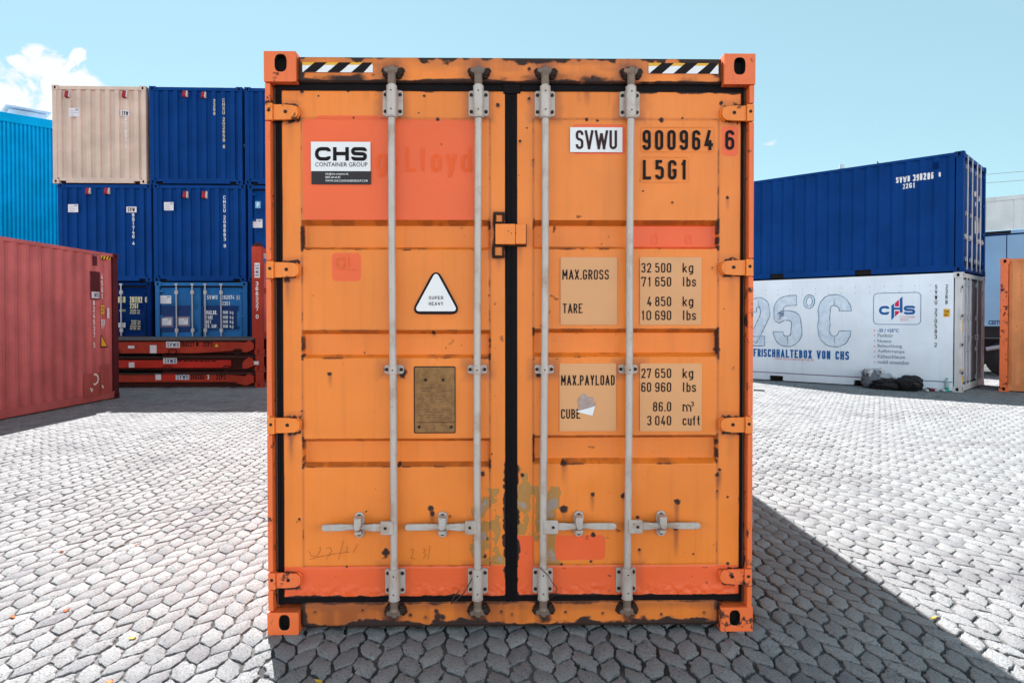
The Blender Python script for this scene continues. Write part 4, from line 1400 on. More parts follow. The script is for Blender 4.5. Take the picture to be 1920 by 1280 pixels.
def pavers():
    rng = np.random.RandomState(3)
    w, h, e, y2 = 0.101, 0.168, -0.0125, 0.112
    v2 = (w / 2 + e, y2); v3 = (w / 2 - e, y2 - h / 2); v1 = (-w / 2 - e, h - y2)
    hexR = np.array([v2, v1, (-v3[0], -v3[1]), (-v2[0], -v2[1]), (-v1[0], -v1[1]), v3])       # counter-clockwise
    hexL = hexR * np.array([-1, 1]); hexL = hexL[::-1]
    nx, ny = int(34 / w), int(28 / h)
    I, J = np.meshgrid(np.arange(nx), np.arange(ny), indexing='ij')
    I = I.ravel(); J = J.ravel()
    cx = (I - nx / 2) * w; cyy = J * h - 4.5 + np.where(I % 2 == 1, h / 2, 0) + 0.0 * I
    a = rad(3.0); ca, sa = math.cos(a), math.sin(a)
    wx, wy = ca * cx - sa * cyy, sa * cx + ca * cyy
    keep = (np.abs(wx) < .80 * np.maximum(wy, 0) + 3.6) & (wy > -3.5) & (wy < 20.5)
    I = I[keep]; cx = cx[keep]; cyy = cyy[keep]; wx = wx[keep]; wy = wy[keep]
    near = (wy < 7.5)
    V, F, T = [], [], []
    verts_all, loops_all, sizes_all, tone_all = [], [], [], []
    base = 0
    for sel, sub in ((near, 4), (~near, 2)):
        idx = np.where(sel)[0]
        n = len(idx)
        H = np.where((I[idx] % 2 == 0)[:, None, None], hexR[None], hexL[None])           # n,6,2
        nxt = np.roll(H, -1, axis=1)
        # edge points, corners cut
        ts = {4: (.04, .28, .52, .76, .96), 2: (.05, .5, .95)}[sub]
        P = np.stack([H * (1 - t) + nxt * t for t in ts], axis=2).reshape(n, -1, 2)
        K = P.shape[1]
        x = P[..., 0] + cx[idx][:, None]; y = P[..., 1] + cyy[idx][:, None]
        # settle and turn each stone a little, wear its outline
        wear = sstep(fbm(wx[idx], wy[idx], .55, 3), .40, .68) + .55 * np.exp(-((wy[idx] - 3.0) / .5) ** 2) * (np.abs(wx[idx]) < 1.2)
        wear = np.clip(wear + .45 * sstep(wy[idx], 4.6, 3.2), 0, 1.2)
        ins = .0025 + .0042 * wear + rng.rand(n) * .0018
        rot = rng.randn(n) * .026; ox = rng.randn(n) * .0020; oy = rng.randn(n) * .0020
        c_, s_ = np.cos(rot), np.sin(rot)
        px, py = P[..., 0], P[..., 1]
        R = np.sqrt(px ** 2 + py ** 2)
        k = 1 - ins[:, None] / np.maximum(R, .03) * 1.15
        rough = (fbm(x * 1.0, y * 1.0, 55.0, 3) - .5) * (.010 + .018 * wear[:, None]) if sub == 4 else (fbm(x, y, 55.0, 2) - .5) * .010
        k = k + rough / np.maximum(R, .03) - np.where(rng.rand(n, K) < .05 + .07 * wear[:, None], .12 * rng.rand(n, K), 0) * (1 if sub == 4 else .5)
        px, py = px * k, py * k
        qx = c_[:, None] * px - s_[:, None] * py + cx[idx][:, None] + ox[:, None]
        qy = s_[:, None] * px + c_[:, None] * py + cyy[idx][:, None] + oy[:, None]
        X = ca * qx - sa * qy; Y = sa * qx + ca * qy
        zc = (fbm(wx[idx], wy[idx], .4, 2) - .5) * .006 + rng.randn(n) * .0012
        tx, ty = rng.randn(n) * .007, rng.randn(n) * .007
        Z = zc[:, None] + tx[:, None] * (X - wx[idx][:, None]) + ty[:, None] * (Y - wy[idx][:, None]) - .001
        cxw, cyw = X.mean(1, keepdims=True), Y.mean(1, keepdims=True)
        f = .0022 + .0032 * wear[:, None]
        RR = np.sqrt((X - cxw) ** 2 + (Y - cyw) ** 2)
        top = np.stack([X + (cxw - X) * (f / RR), Y + (cyw - Y) * (f / RR), Z], -1)
        mid = np.stack([X, Y, Z - .0025], -1)
        low = np.stack([X, Y, np.full_like(X, -.016)], -1)
        ringn = 3
        vv = np.concatenate([top, mid, low], axis=1)                 # n, 3K, 3
        verts_all.append(vv.reshape(-1, 3))
        b = base + np.arange(n)[:, None] * (3 * K)
        ng = b + np.arange(K)[None]
        i0 = np.arange(K); i1 = (i0 + 1) % K
        q1 = np.stack([b + K + i0, b + K + i1, b + i1, b + i0], -1).reshape(-1, 4)
        q2 = np.stack([b + 2 * K + i0, b + 2 * K + i1, b + K + i1, b + K + i0], -1).reshape(-1, 4)
        loops_all += [ng.ravel(), q1.ravel(), q2.ravel()]
        sizes_all += [np.full(n, K), np.full(len(q1), 4), np.full(len(q2), 4)]
        tone_all.append(np.repeat(rng.rand(n), 3 * K))
        base += n * 3 * K
    co = np.concatenate(verts_all).astype(np.float32); lp = np.concatenate(loops_all).astype(np.int32); sz = np.concatenate(sizes_all)
    me = bpy.data.meshes.new('paving')
    me.vertices.add(len(co)); me.vertices.foreach_set('co', co.ravel())
    me.loops.add(len(lp)); me.loops.foreach_set('vertex_index', lp)
    st = np.concatenate([[0], np.cumsum(sz)[:-1]]).astype(np.int32)
    me.polygons.add(len(sz)); me.polygons.foreach_set('loop_start', st)
    me.update(calc_edges=True)
    at = me.attributes.new('tone', 'FLOAT', 'POINT'); at.data.foreach_set('value', np.concatenate(tone_all).astype(np.float32))
    o = link('paving', me, M['paver']); o['kind'] = 'structure'


pavers()

# ------------------------------------------------------------------ paints of the yard
M['beige'] = paint('beige container paint', (0.56, 0.45, 0.385), .5, 0, .25)
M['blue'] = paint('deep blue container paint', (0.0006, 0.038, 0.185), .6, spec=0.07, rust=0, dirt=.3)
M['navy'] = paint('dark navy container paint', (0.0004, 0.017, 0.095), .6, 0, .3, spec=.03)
M['teal'] = paint('grey blue container paint', (0.018, 0.120, 0.33), .6, .2, .3)
M['patch_blue'] = paint('fresh dark blue patch', (0.006, 0.030, 0.13), .4)
M['oxide'] = paint('faded red oxide paint', (0.42, 0.112, 0.115), .55, .25, .35, .18)
M['oxide_dark'] = paint('dark red oxide paint', (0.075, 0.014, 0.020), .5)
M['rack'] = paint('worn red flat rack paint', (0.36, 0.040, 0.022), .55, 1.0, .6, .2)
M['rack_bright'] = paint('bright red flat rack paint', (0.46, 0.028, 0.018), .5, .3, .4, .15)
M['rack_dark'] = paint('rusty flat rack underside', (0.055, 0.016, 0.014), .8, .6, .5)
M['deck'] = plain('weathered deck planks', (0.13, 0.11, 0.115), .8, 0, .2, 12)
M['white_paint'] = paint('white reefer paint', (0.74, 0.82, 0.92), .4, 0, .18, .05)
M['white_worn'] = paint('scuffed white corner', (0.58, 0.58, 0.60), .45, 1.0, .4)
M['door_grey'] = paint('grey white door panel', (0.22, 0.20, 0.22), .6, 0, .4)
M['orange_old'] = paint('sun faded orange paint', (0.62, 0.235, 0.095), .55, .3, .35, .15)
M['cyan'] = paint('bright blue cladding', (0.0, 0.33, 0.66), .6, 0, .2, .1, spec=.03)
M['socket_red'] = plain('red power socket', (0.30, 0.02, 0.03), .4, 0, .2, 20)
M['socket_grey'] = plain('pale socket cover', (0.5, 0.47, 0.48), .4)
M['white_ink'] = plain('white lettering', (0.72, 0.74, 0.76), .5, 0, .12, 40)
M['cream_ink'] = plain('cream lettering', (0.62, 0.56, 0.33), .5, 0, .12, 40)
M['navy_ink'] = plain('navy lettering', (0.02, 0.05, 0.13), .5)
M['blue_ink'] = plain('company blue ink', (0.004, 0.11, 0.36), .4)
M['red_ink'] = plain('company red ink', (0.62, 0.012, 0.10), .4)
M['pink_ink'] = plain('thin red lettering', (0.62, 0.20, 0.22), .4)
M['slate_ink'] = plain('slate blue lettering', (0.12, 0.19, 0.30), .5)
M['paper'] = plain('printed paper', (0.62, 0.61, 0.66), .6, 0, .04)
M['frame_plum'] = plain('document frame', (0.17, 0.13, 0.20), .5)
M['sign_blue'] = plain('light blue sign', (0.12, 0.36, 0.62), .4)
M['grey_vent'] = paint('pale grey sheet metal', (0.40, 0.47, 0.54), .45)
M['trailer'] = paint('pale blue trailer panels', (0.25, 0.44, 0.64), .35, 0, .2, .06)
M['white_metal'] = paint('white roof cladding', (0.66, 0.66, 0.66), .5, .2, .4, .08)
M['galv'] = steel('galvanised bars', (0.42, 0.42, 0.46), .2)
M['black_plastic'] = plain('black plastic', (0.012, 0.012, 0.016), .5, 0, .2, 30)
M['tyre'] = plain('tyre rubber', (0.015, 0.015, 0.016), .8)


# ------------------------------------------------------------------ generic yard container
def dep_side(y0):
    def f(r):
        y = -r
        u = (y - (y0 + .10)) % .278
        if y < y0 + .1: return 0.0
        if u < .072: return 0.0
        if u < .140: return .036 * (u - .072) / .068
        if u < .210: return .036
        return .036 * (1 - (u - .210) / .068)
    return f


def leaf(root, x0, x1, z0, z1, mat, y=.05, bands=3, label=None, name='door', rec=.028):
    pa, pb = x0 + .08, x1 - .08
    H = z1 - z0
    zs = [z0]
    bs = []
    for k in range(bands):
        c = z0 + H * (k + 1) / (bands + 1)
        bs.append((c + .09, c + .065, c - .065, c - .09))
        zs += [c - .09, c - .065, c + .065, c + .09]
    zs.append(z1)

    def yf(X, Z):
        d = np.zeros_like(X)
        for a, b, c, e in bs:
            d = np.maximum(d, np.clip((a - Z) / (a - b), 0, 1) * np.clip((Z - e) / (c - e), 0, 1))
        return y + d * rec * ((X > pa - .001) & (X < pb + .001))
    return relief(name, np.array([x0, pa - .004, pa, pb, pb + .004, x1]), np.array(zs), yf, lambda X, Z: {}, mat, root, back=.03, label=label)


def far_doors(root, H, mat, bars=(-.60, -.18, .18, .60), frame=None, patch=None):
    frame = frame or mat
    mb = MB(); mb.box(-HW + .10, HW - .10, .085, .12, .14, H - .10); mb.build('door_seal', M['rubber'], root)
    leaves = []
    for s in (-1, 1):
        x0, x1 = sorted((s * .022, s * (HW - .135)))
        d = leaf(root, x0, x1, .20, H - .155, mat)
        leaves.append(d)
        for k in range(4):
            z = .30 + (H - .55) * k / 3
            mb = MB(); mb.box(*sorted((s * (HW - .02), s * (HW - .21))), .018, .048, z - .035, z + .035)
            mb.build('hinge', frame, d, bevel=.006)
    for x in bars:
        mb = MB(); mb.tube((x, .012, .10), (x, .012, H - .06), .018, 10)
        b = mb.build('locking_bar', M['galv'], root, smooth=40)
        for z in (.30, H * .5, H - .28):
            mb = MB(); mb.box(x - .045, x + .045, .0, .05, z - .05, z + .05); mb.build('bar_bracket', M['galv'], b, bevel=.008)
        for z in (.09, H - .07):
            mb = MB(); mb.box(x - .04, x + .04, -.006, .05, z - .025, z + .025); mb.build('cam', M['galv'], b, bevel=.008)
        sg = -1 if x < 0 else 1
        z = .78
        mb = MB(); mb.box(*sorted((x + sg * .02, x + sg * .34)), -.004, .010, z - .014, z + .014)
        mb.box(*sorted((x + sg * .17, x + sg * .215)), -.012, .046, z - .06, z + .06)
        mb.build('handle', M['galv'], b, bevel=.004)
    return leaves


def far_container(name, label, origin, yaw, L, H, mat, end='wall', group=None, side='corr', post=None, pockets=(), holes=True, sillcut=True, roofmat=None, bars=(-.60, -.18, .18, .60), rear=True, pmat=None):
    root = thing(name, label, 'container', origin, yaw, group)
    post = post or mat
    body_shell(root, L, H, mat, .1, side, rear, roofmat, pockets)
    for sx in (-1, 1):
        for y0, y1, f in ((0, .178, 'front'), (L - .178, L, 'back')):
            for z0, z1 in ((0, .118), (H - .118, H)):
                x0, x1 = sorted((sx * HW, sx * (HW - .162)))
                ho = {f: (.081, .059, .026, .036), ('right' if sx > 0 else 'left'): (.089, .059, .028, .036)}
                mb = casting_mb(x0, x1, y0, y1, z0, z1, ho)
                o = mb.build('corner_casting', [post, M['void']], root)
                for pl in o.data.polygons:
                    c = pl.center
                    if x0 + .004 < c.x < x1 - .004 and y0 + .004 < c.y < y1 - .004 and z0 + .004 < c.z < z1 - .004:
                        pl.material_index = 1
            mb = MB()
            ya, yb = (y0 + .006, y0 + .150) if f == 'front' else (y1 - .150, y1 - .006)
            mb.box(*sorted((sx * (HW - .006), sx * (HW - .120))), ya, yb, .119, H - .119)
            mb.build('corner_post', post, root, bevel=.006)
    mb = MB(); mb.box(-HW + .165, HW - .165, .014, .10, H - .108, H - .016); mb.build('header', post, root, bevel=.004)
    mb = MB()
    if sillcut:
        mb.box(-HW + .165, HW - .165, .014, .10, .075, .155); mb.box(-HW + .34, HW - .34, .014, .10, .02, .0748)
    else:
        mb.box(-HW + .165, HW - .165, .014, .10, .02, .155)
    mb.build('sill', post, root, bevel=.004)
    if sillcut:
        mb = MB(); mb.box(-HW + .17, HW - .17, .10, .2, .01, .07); mb.build('fork_pocket', M['void'], root)  # near-black box painting the dark gap behind the sill cut-outs
    if end == 'wall':
        mb = MB()
        corr_strip(mb, -HW + .118, HW - .118, .156, H - .109, lambda r, z, d: Vector((r, .024 + d, z)), ENDW, .045)
        mb.build('end_wall', mat, root, clean=False)
        leaves = None
    elif end == 'doors':
        leaves = far_doors(root, H, mat, bars, post)
    else:
        leaves = None
    return root, leaves


def socket_box(face, px, root):
    r0, z0, r1, z1 = face.rect(*px, .05)
    mb = MB()
    P = lambda r, z, o: face.pt(r, z, o)
    prof = [(z1, .0), (z1, .05), (z0 + .03, .10), (z0, .07), (z0, .0)]
    mb.extrude([P(r0, z, o) for z, o in prof], face.rv * (r1 - r0) * .72)
    mb.use(1)
    mb.extrude([P(r0 + (r1 - r0) * .72 + .001, z, o * .9) for z, o in prof], face.rv * (r1 - r0) * .28)
    mb.build('power_socket', [M['socket_red'], M['socket_grey']], root, bevel=.006)


def paper(face, px, root, lines=3, off=.006, seed=1, mat=None):
    s = sheet(face, px, mat or M['paper'], root, 'sticker', off=off)
    rs = random.Random(seed)
    mb = MB()
    x0, y0, x1, y1 = px
    for k in range(lines):
        y = y0 + (y1 - y0) * (.30 + .5 * k / max(1, lines - 1))
        a = x0 + (x1 - x0) * .12; b = x0 + (x1 - x0) * rs.uniform(.5, .9)
        r0, z0, r1, z1 = face.rect(a, y, b, y + .55, off)
        mb.face(*[face.pt(u, v, off + .001) for u, v in ((r0, z0), (r1, z0), (r1, z1), (r0, z1))])
    r0, z0, r1, z1 = face.rect(x0 + (x1 - x0) * .62, y0 + (y1 - y0) * .12, x0 + (x1 - x0) * .9, y0 + (y1 - y0) * .24, off)
    mb.face(*[face.pt(u, v, off + .001) for u, v in ((r0, z0), (r1, z0), (r1, z1), (r0, z1))])
    mb.build('print', M['slate_ink'], s, clean=False)
    return s


# ------------------------------------------------------------------ the stack on the left
SO, SYAW = Vector((-12.164, 18.344, 0)), .0373
SR = Matrix.Rotation(SYAW, 3, 'Z')
STACK = 'containers stacked three high on the left'
LEV = 2.595


def slot(a, level):
    v = SO + SR @ Vector((a + HW, 0, 0))
    return (v.x, v.y, level * LEV)


def at_slot(a, level, **kw):
    return Face(slot(a, level), SYAW, 'front', -.024 + 0.0), slot(a, level)


FA, o = at_slot(0.0, 2)
ca_, _ = far_container('shipping_container', 'beige shipping container on the top left of the blue stack', o, SYAW, 6.058, 2.591, M['beige'], group=STACK)
socket_box(FA, (122, 170, 131, 183), ca_); socket_box(FA, (229.5, 170, 238.5, 183.5), ca_)
paper(FA, (129, 202.5, 149, 219), ca_, seed=2)
sheet(FA, (226, 207, 242.5, 217.5), M['paper'], ca_, 'label', off=.006); write(FA, 'SVW', (228.5, 208.5, 240.5, 216.2), M['black_ink'], ca_, off=.0075, stroke=.14)
write(FA, '201651 1', (233.5, 219, 238.5, 278), M['white_ink'], ca_, off=.005, vertical=True, stroke=.15)

FBx, o = at_slot(2.525, 2)
cb_, _ = far_container('shipping_container', 'blue shipping container in the top row right beside the beige one', o, SYAW, 6.058, 2.591, M['blue'], group=STACK)
socket_box(FBx, (342.5, 170, 351, 182), cb_); socket_box(FBx, (377.5, 172, 385.5, 184), cb_)
write(FBx, '22G8', (399.5, 186, 404, 216), M['cream_ink'], cb_, off=.005, vertical=True, stroke=.16)
write(FBx, 'CHSU 202658 8', (417, 185, 422, 278), M['cream_ink'], cb_, off=.005, vertical=True, stroke=.16)

_, o = at_slot(5.02, 2)
far_container('shipping_container', 'blue shipping container in the top row, mostly hidden behind the orange one', o, SYAW, 6.058, 2.591, M['blue'], group=STACK)

FDd, o = at_slot(.12, 1)
cd_, _ = far_container('shipping_container', 'blue shipping container in the middle row directly under the beige one', o, SYAW, 6.058, 2.591, M['blue'], group=STACK)
socket_box(FDd, (161, 352, 169, 364), cd_); socket_box(FDd, (196, 352, 205, 364), cd_)
paper(FDd, (127.5, 383, 146.5, 398), cd_, seed=3)
sheet(FDd, (237, 387.5, 256, 398.5), M['paper'], cd_, 'label', off=.006); write(FDd, 'SVW', (239.5, 389, 253, 397), M['black_ink'], cd_, off=.0075, stroke=.14)
write(FDd, '891746 4', (247.5, 400, 252.5, 459), M['white_ink'], cd_, off=.005, vertical=True, stroke=.16)

FE, o = at_slot(2.60, 1)
ce_, _ = far_container('shipping_container', 'blue shipping container in the middle row with white number 209883', o, SYAW, 6.058, 2.591, M['blue'], group=STACK)
socket_box(FE, (343.5, 358.5, 352, 371.5), ce_); socket_box(FE, (379, 358.5, 388, 372), ce_)
paper(FE, (307.5, 379, 325.5, 394.5), ce_, seed=4)
write(FE, 'CHSU 209883 9', (418.5, 367, 423.5, 464), M['white_ink'], ce_, off=.005, vertical=True, stroke=.16)

_, o = at_slot(5.09, 1)
cf_, lf = far_container('shipping_container', 'blue shipping container in the middle row showing a door with a light blue sign', o, SYAW, 6.058, 2.591, M['blue'], end='doors', group=STACK, bars=(-.52, -.14, .16, .56))
FF = Face(o, SYAW, 'front', -.05)
sheet(FF, (478.5, 377.5, 488.5, 390.5), M['sign_blue'], lf[0], 'sign', off=.006); write(FF, 'P', (481.5, 380, 486, 388), M['white_ink'], lf[0], off=.0075, stroke=.16)
paper(FF, (470, 411, 492, 427), lf[0], seed=6)

_, o = at_slot(.10, 0)
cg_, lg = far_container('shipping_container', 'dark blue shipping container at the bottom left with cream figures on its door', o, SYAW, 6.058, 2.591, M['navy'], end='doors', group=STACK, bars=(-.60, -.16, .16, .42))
FG = Face(o, SYAW, 'front', -.05)
write(FG, 'CHSU', (216, 556, 235, 567.5), M['cream_ink'], lg[1], off=.006, stroke=.15)
write(FG, '201192', (243.5, 556, 266.5, 567.5), M['cream_ink'], lg[1], off=.006, stroke=.15)
write(FG, '6', (272, 556.5, 276.5, 567), M['cream_ink'], lg[1], off=.006, stroke=.15)
write(FG, '22G1', (243.5, 568.5, 259, 578), M['cream_ink'], lg[1], off=.006, stroke=.15)
mb = MB()
for txt, px in (('30480 kg', (244, 580, 262, 583.6)), ('67200 lbs', (244, 584.8, 262, 588.4)), ('2030 kg', (246, 600, 263, 603.6)), ('4480 lbs', (246, 604.6, 263, 608.2)), ('28450 kg', (244, 609.4, 263, 613)), ('62720 lbs', (244, 614.2, 263, 617.8)), ('GROSS', (224, 580, 235, 584))):
    letters(mb, FG, txt, FG.rect(*px, .006), off=.006, stroke=.16)
mb.build('lettering', M['cream_ink'], lg[1], clean=False)
paper(FG, (222, 605, 235, 614), lg[1], seed=8)

_, o = at_slot(2.63, 0)
ch_, lh = far_container('shipping_container', 'grey blue shipping container at the bottom of the stack with two framed papers', o, SYAW, 6.058, 2.591, M['teal'], end='doors', group=STACK, post=M['teal'], bars=(-.66, -.24, .10, .52))
FHh = Face(o, SYAW, 'front', -.05)
for px in ((295, 573, 357, 622),):
    sheet(FHh, px, M['patch_blue'], lh[0], 'paint_patch', off=.004)
sheet(FHh, (378.5, 573, 444, 617), M['patch_blue'], lh[1], 'paint_patch', off=.004)
paper(FHh, (300, 554, 321, 569), lh[0], seed=9)
for px in ((300, 593, 325, 613), (331, 593, 356, 612)):
    sheet(FHh, px, M['frame_plum'], lh[0], 'paper_frame', off=.008, th=.004)
    paper(FHh, (px[0] + 4, px[1] + 3.3, px[2] - 3.5, px[3] - 3.5), lh[0], off=.0105, seed=int(px[0]))
write(FHh, 'SVWU', (388, 553.5, 407.5, 561), M['white_ink'], lh[1], off=.006, stroke=.15)
write(FHh, '202974', (416, 553.5, 439, 561), M['white_ink'], lh[1], off=.006, stroke=.15)
sheet(FHh, (443.5, 553.5, 449.5, 561.5), M['grey_vent'], lh[1], 'label', off=.006); write(FHh, '3', (445, 554.5, 448.2, 560.5), M['navy_ink'], lh[1], off=.0075, stroke=.16)
write(FHh, '22G1', (416.5, 565, 431, 572.5), M['white_ink'], lh[1], off=.006, stroke=.15)
mb = MB()
for txt, px in (('MAX.GR.', (386.5, 582, 407, 589.5)), ('TARE', (386.5, 591.5, 399, 598)), ('NET', (386.5, 600, 396, 606.5)), ('CU. CAP.', (386.5, 608, 407.5, 614.5))):
    letters(mb, FHh, txt, FHh.rect(*px, .0065), off=.0065, stroke=.16)
for py in (582.5, 591.5, 600, 608.5):
    letters(mb, FHh, '30480', FHh.rect(417.5, py, 427, py + 6, .0065), off=.0065, stroke=.13); letters(mb, FHh, 'kg', FHh.rect(431, py, 437.5, py + 6, .0065), off=.0065, stroke=.13)
mb.build('lettering', M['white_ink'], lh[1], clean=False)

_, o = at_slot(5.12, 0)
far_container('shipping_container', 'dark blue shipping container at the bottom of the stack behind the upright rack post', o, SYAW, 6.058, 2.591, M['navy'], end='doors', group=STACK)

# ------------------------------------------------------------------ red oxide container along the left edge
RC, RYAW = Vector((-7.933, 13.932, 0)), -.0247
RL = 12.192
ro = RC + Matrix.Rotation(RYAW, 3, 'Z') @ Vector((-HW, -RL, 0))
red, _ = far_container('shipping_container', 'faded red shipping container running along the left edge of the yard', tuple(ro), RYAW, RL, 2.896, M['oxide'], end='wall', side='corr', post=M['oxide_dark'])
FR = Face(tuple(ro), RYAW, 'right', HW - .012)
FRo = Face(tuple(ro), RYAW, 'right', HW + .002)
sheet(FRo, (170, 509, 187.5, 561), M['oxide_dark'], red, 'paint_patch', off=.002)
sheet(FRo, (172, 547, 186.5, 559), M['paper'], red, 'label', off=.005); write(FRo, 'WU', (176.5, 548.5, 185.5, 557.5), M['navy_ink'], red, off=.0065, stroke=.16)
write(FRo, '824537 5', (174.5, 563, 178.5, 651), M['white_ink'], red, off=.004, vertical=True, stroke=.17)
write(FRo, '45G1', (189.5, 514, 193.0, 560), M['white_ink'], red, off=.004, vertical=True, stroke=.17)
sheet(FRo, (189, 572.5, 195.5, 588.5), M['yellow_film'], red, 'sticker', off=.004)
type_text(FRo, [('9.6m', (190, 574, 194.5, 579)), ("9'6\"", (190, 581, 194.5, 586))], M['black_ink'], red, off=.006, bold=.02)
sheet(FRo, (190, 599, 196.5, 610), M['paper'], red, 'sticker', off=.004); type_text(FRo, [('C', (191.5, 601, 195, 608))], M['black_ink'], red, off=.006, bold=.03)
write(FRo, '57', (190, 611, 195, 616), M['white_ink'], red, off=.004, stroke=.18)
sheet(FRo, (201, 577.5, 205, 596.5), M['paper'], red, 'sticker', off=.004)
def tri_on(F, px, off, mat, root, name):
    mb = MB(); mb.extrude([F.pt(*F.uv(*p, off), off) for p in px], -F.nv * .001); return mb.build(name, mat, root)
tri_on(FRo, ((190, 626.5), (202.5, 651), (189, 651)), .004, M['black_ink'], red, 'warning_triangle')
tri_on(FRo, ((190.6, 630), (200.5, 649), (190.2, 649)), .0055, M['yellow_film'], red, 'warning_triangle')
hz = sheet(FRo, (189.5, 480, 207, 486.5), M['yellow_film'], red, 'hazard_stripe', off=.004)
for k in range(3):
    a = 190 + k * 6
    tri_on(FRo, ((a, 486.5), (a + 2.6, 486.5), (a + 5, 480.2), (a + 2.4, 480.2)), .0055, M['black_ink'], hz, 'stripe')
mb = MB()
r0, z0, r1, z1 = FRo.rect(174, 479, 179.5, 498, .0)
mb.extrude([FRo.pt(u, v, .0) for u, v in ((r0, z0), (r1, z0), (r1, z1), (r0, z1))], FRo.nv * .03); mb.build('vent', M['oxide_dark'], red, bevel=.008)
# brushed white P-shaped mark
mb = MB()
P = [Vector(FRo.uv(*p, .002)) for p in ((176, 703), (178, 701), (182, 703), (184.5, 709), (183, 716), (178, 721), (175.5, 719))]
ribbon(mb, fillet(P, .05), .035, False, lambda q, l: FRo.pt(q.x, q.y, l), .004)
P = [Vector(FRo.uv(*p, .002)) for p in ((169.5, 727), (172, 733), (173.5, 728))]
ribbon(mb, P, .03, False, lambda q, l: FRo.pt(q.x, q.y, l), .004)
P = [Vector(FRo.uv(*p, .002)) for p in ((191, 722), (194, 727))]
ribbon(mb, P, .03, False, lambda q, l: FRo.pt(q.x, q.y, l), .004)
mb.build('paint_mark', M['white_ink'], red, clean=False)
M['oxide_fresh'] = paint('repainted red oxide', (0.36, 0.085, 0.075), .5, 0, .2)
sheet(FRo, (158, 700, 187, 745), M['oxide_fresh'], red, 'paint_patch', off=.001); sheet(FRo, (188.5, 684, 205, 738), M['oxide_fresh'], red, 'paint_patch', off=.001)

# ------------------------------------------------------------------ folded flat racks
FLX, FLY, FLYAW = -11.86, 15.94, .015
RACKG = 'folded flat racks stacked on the paving'


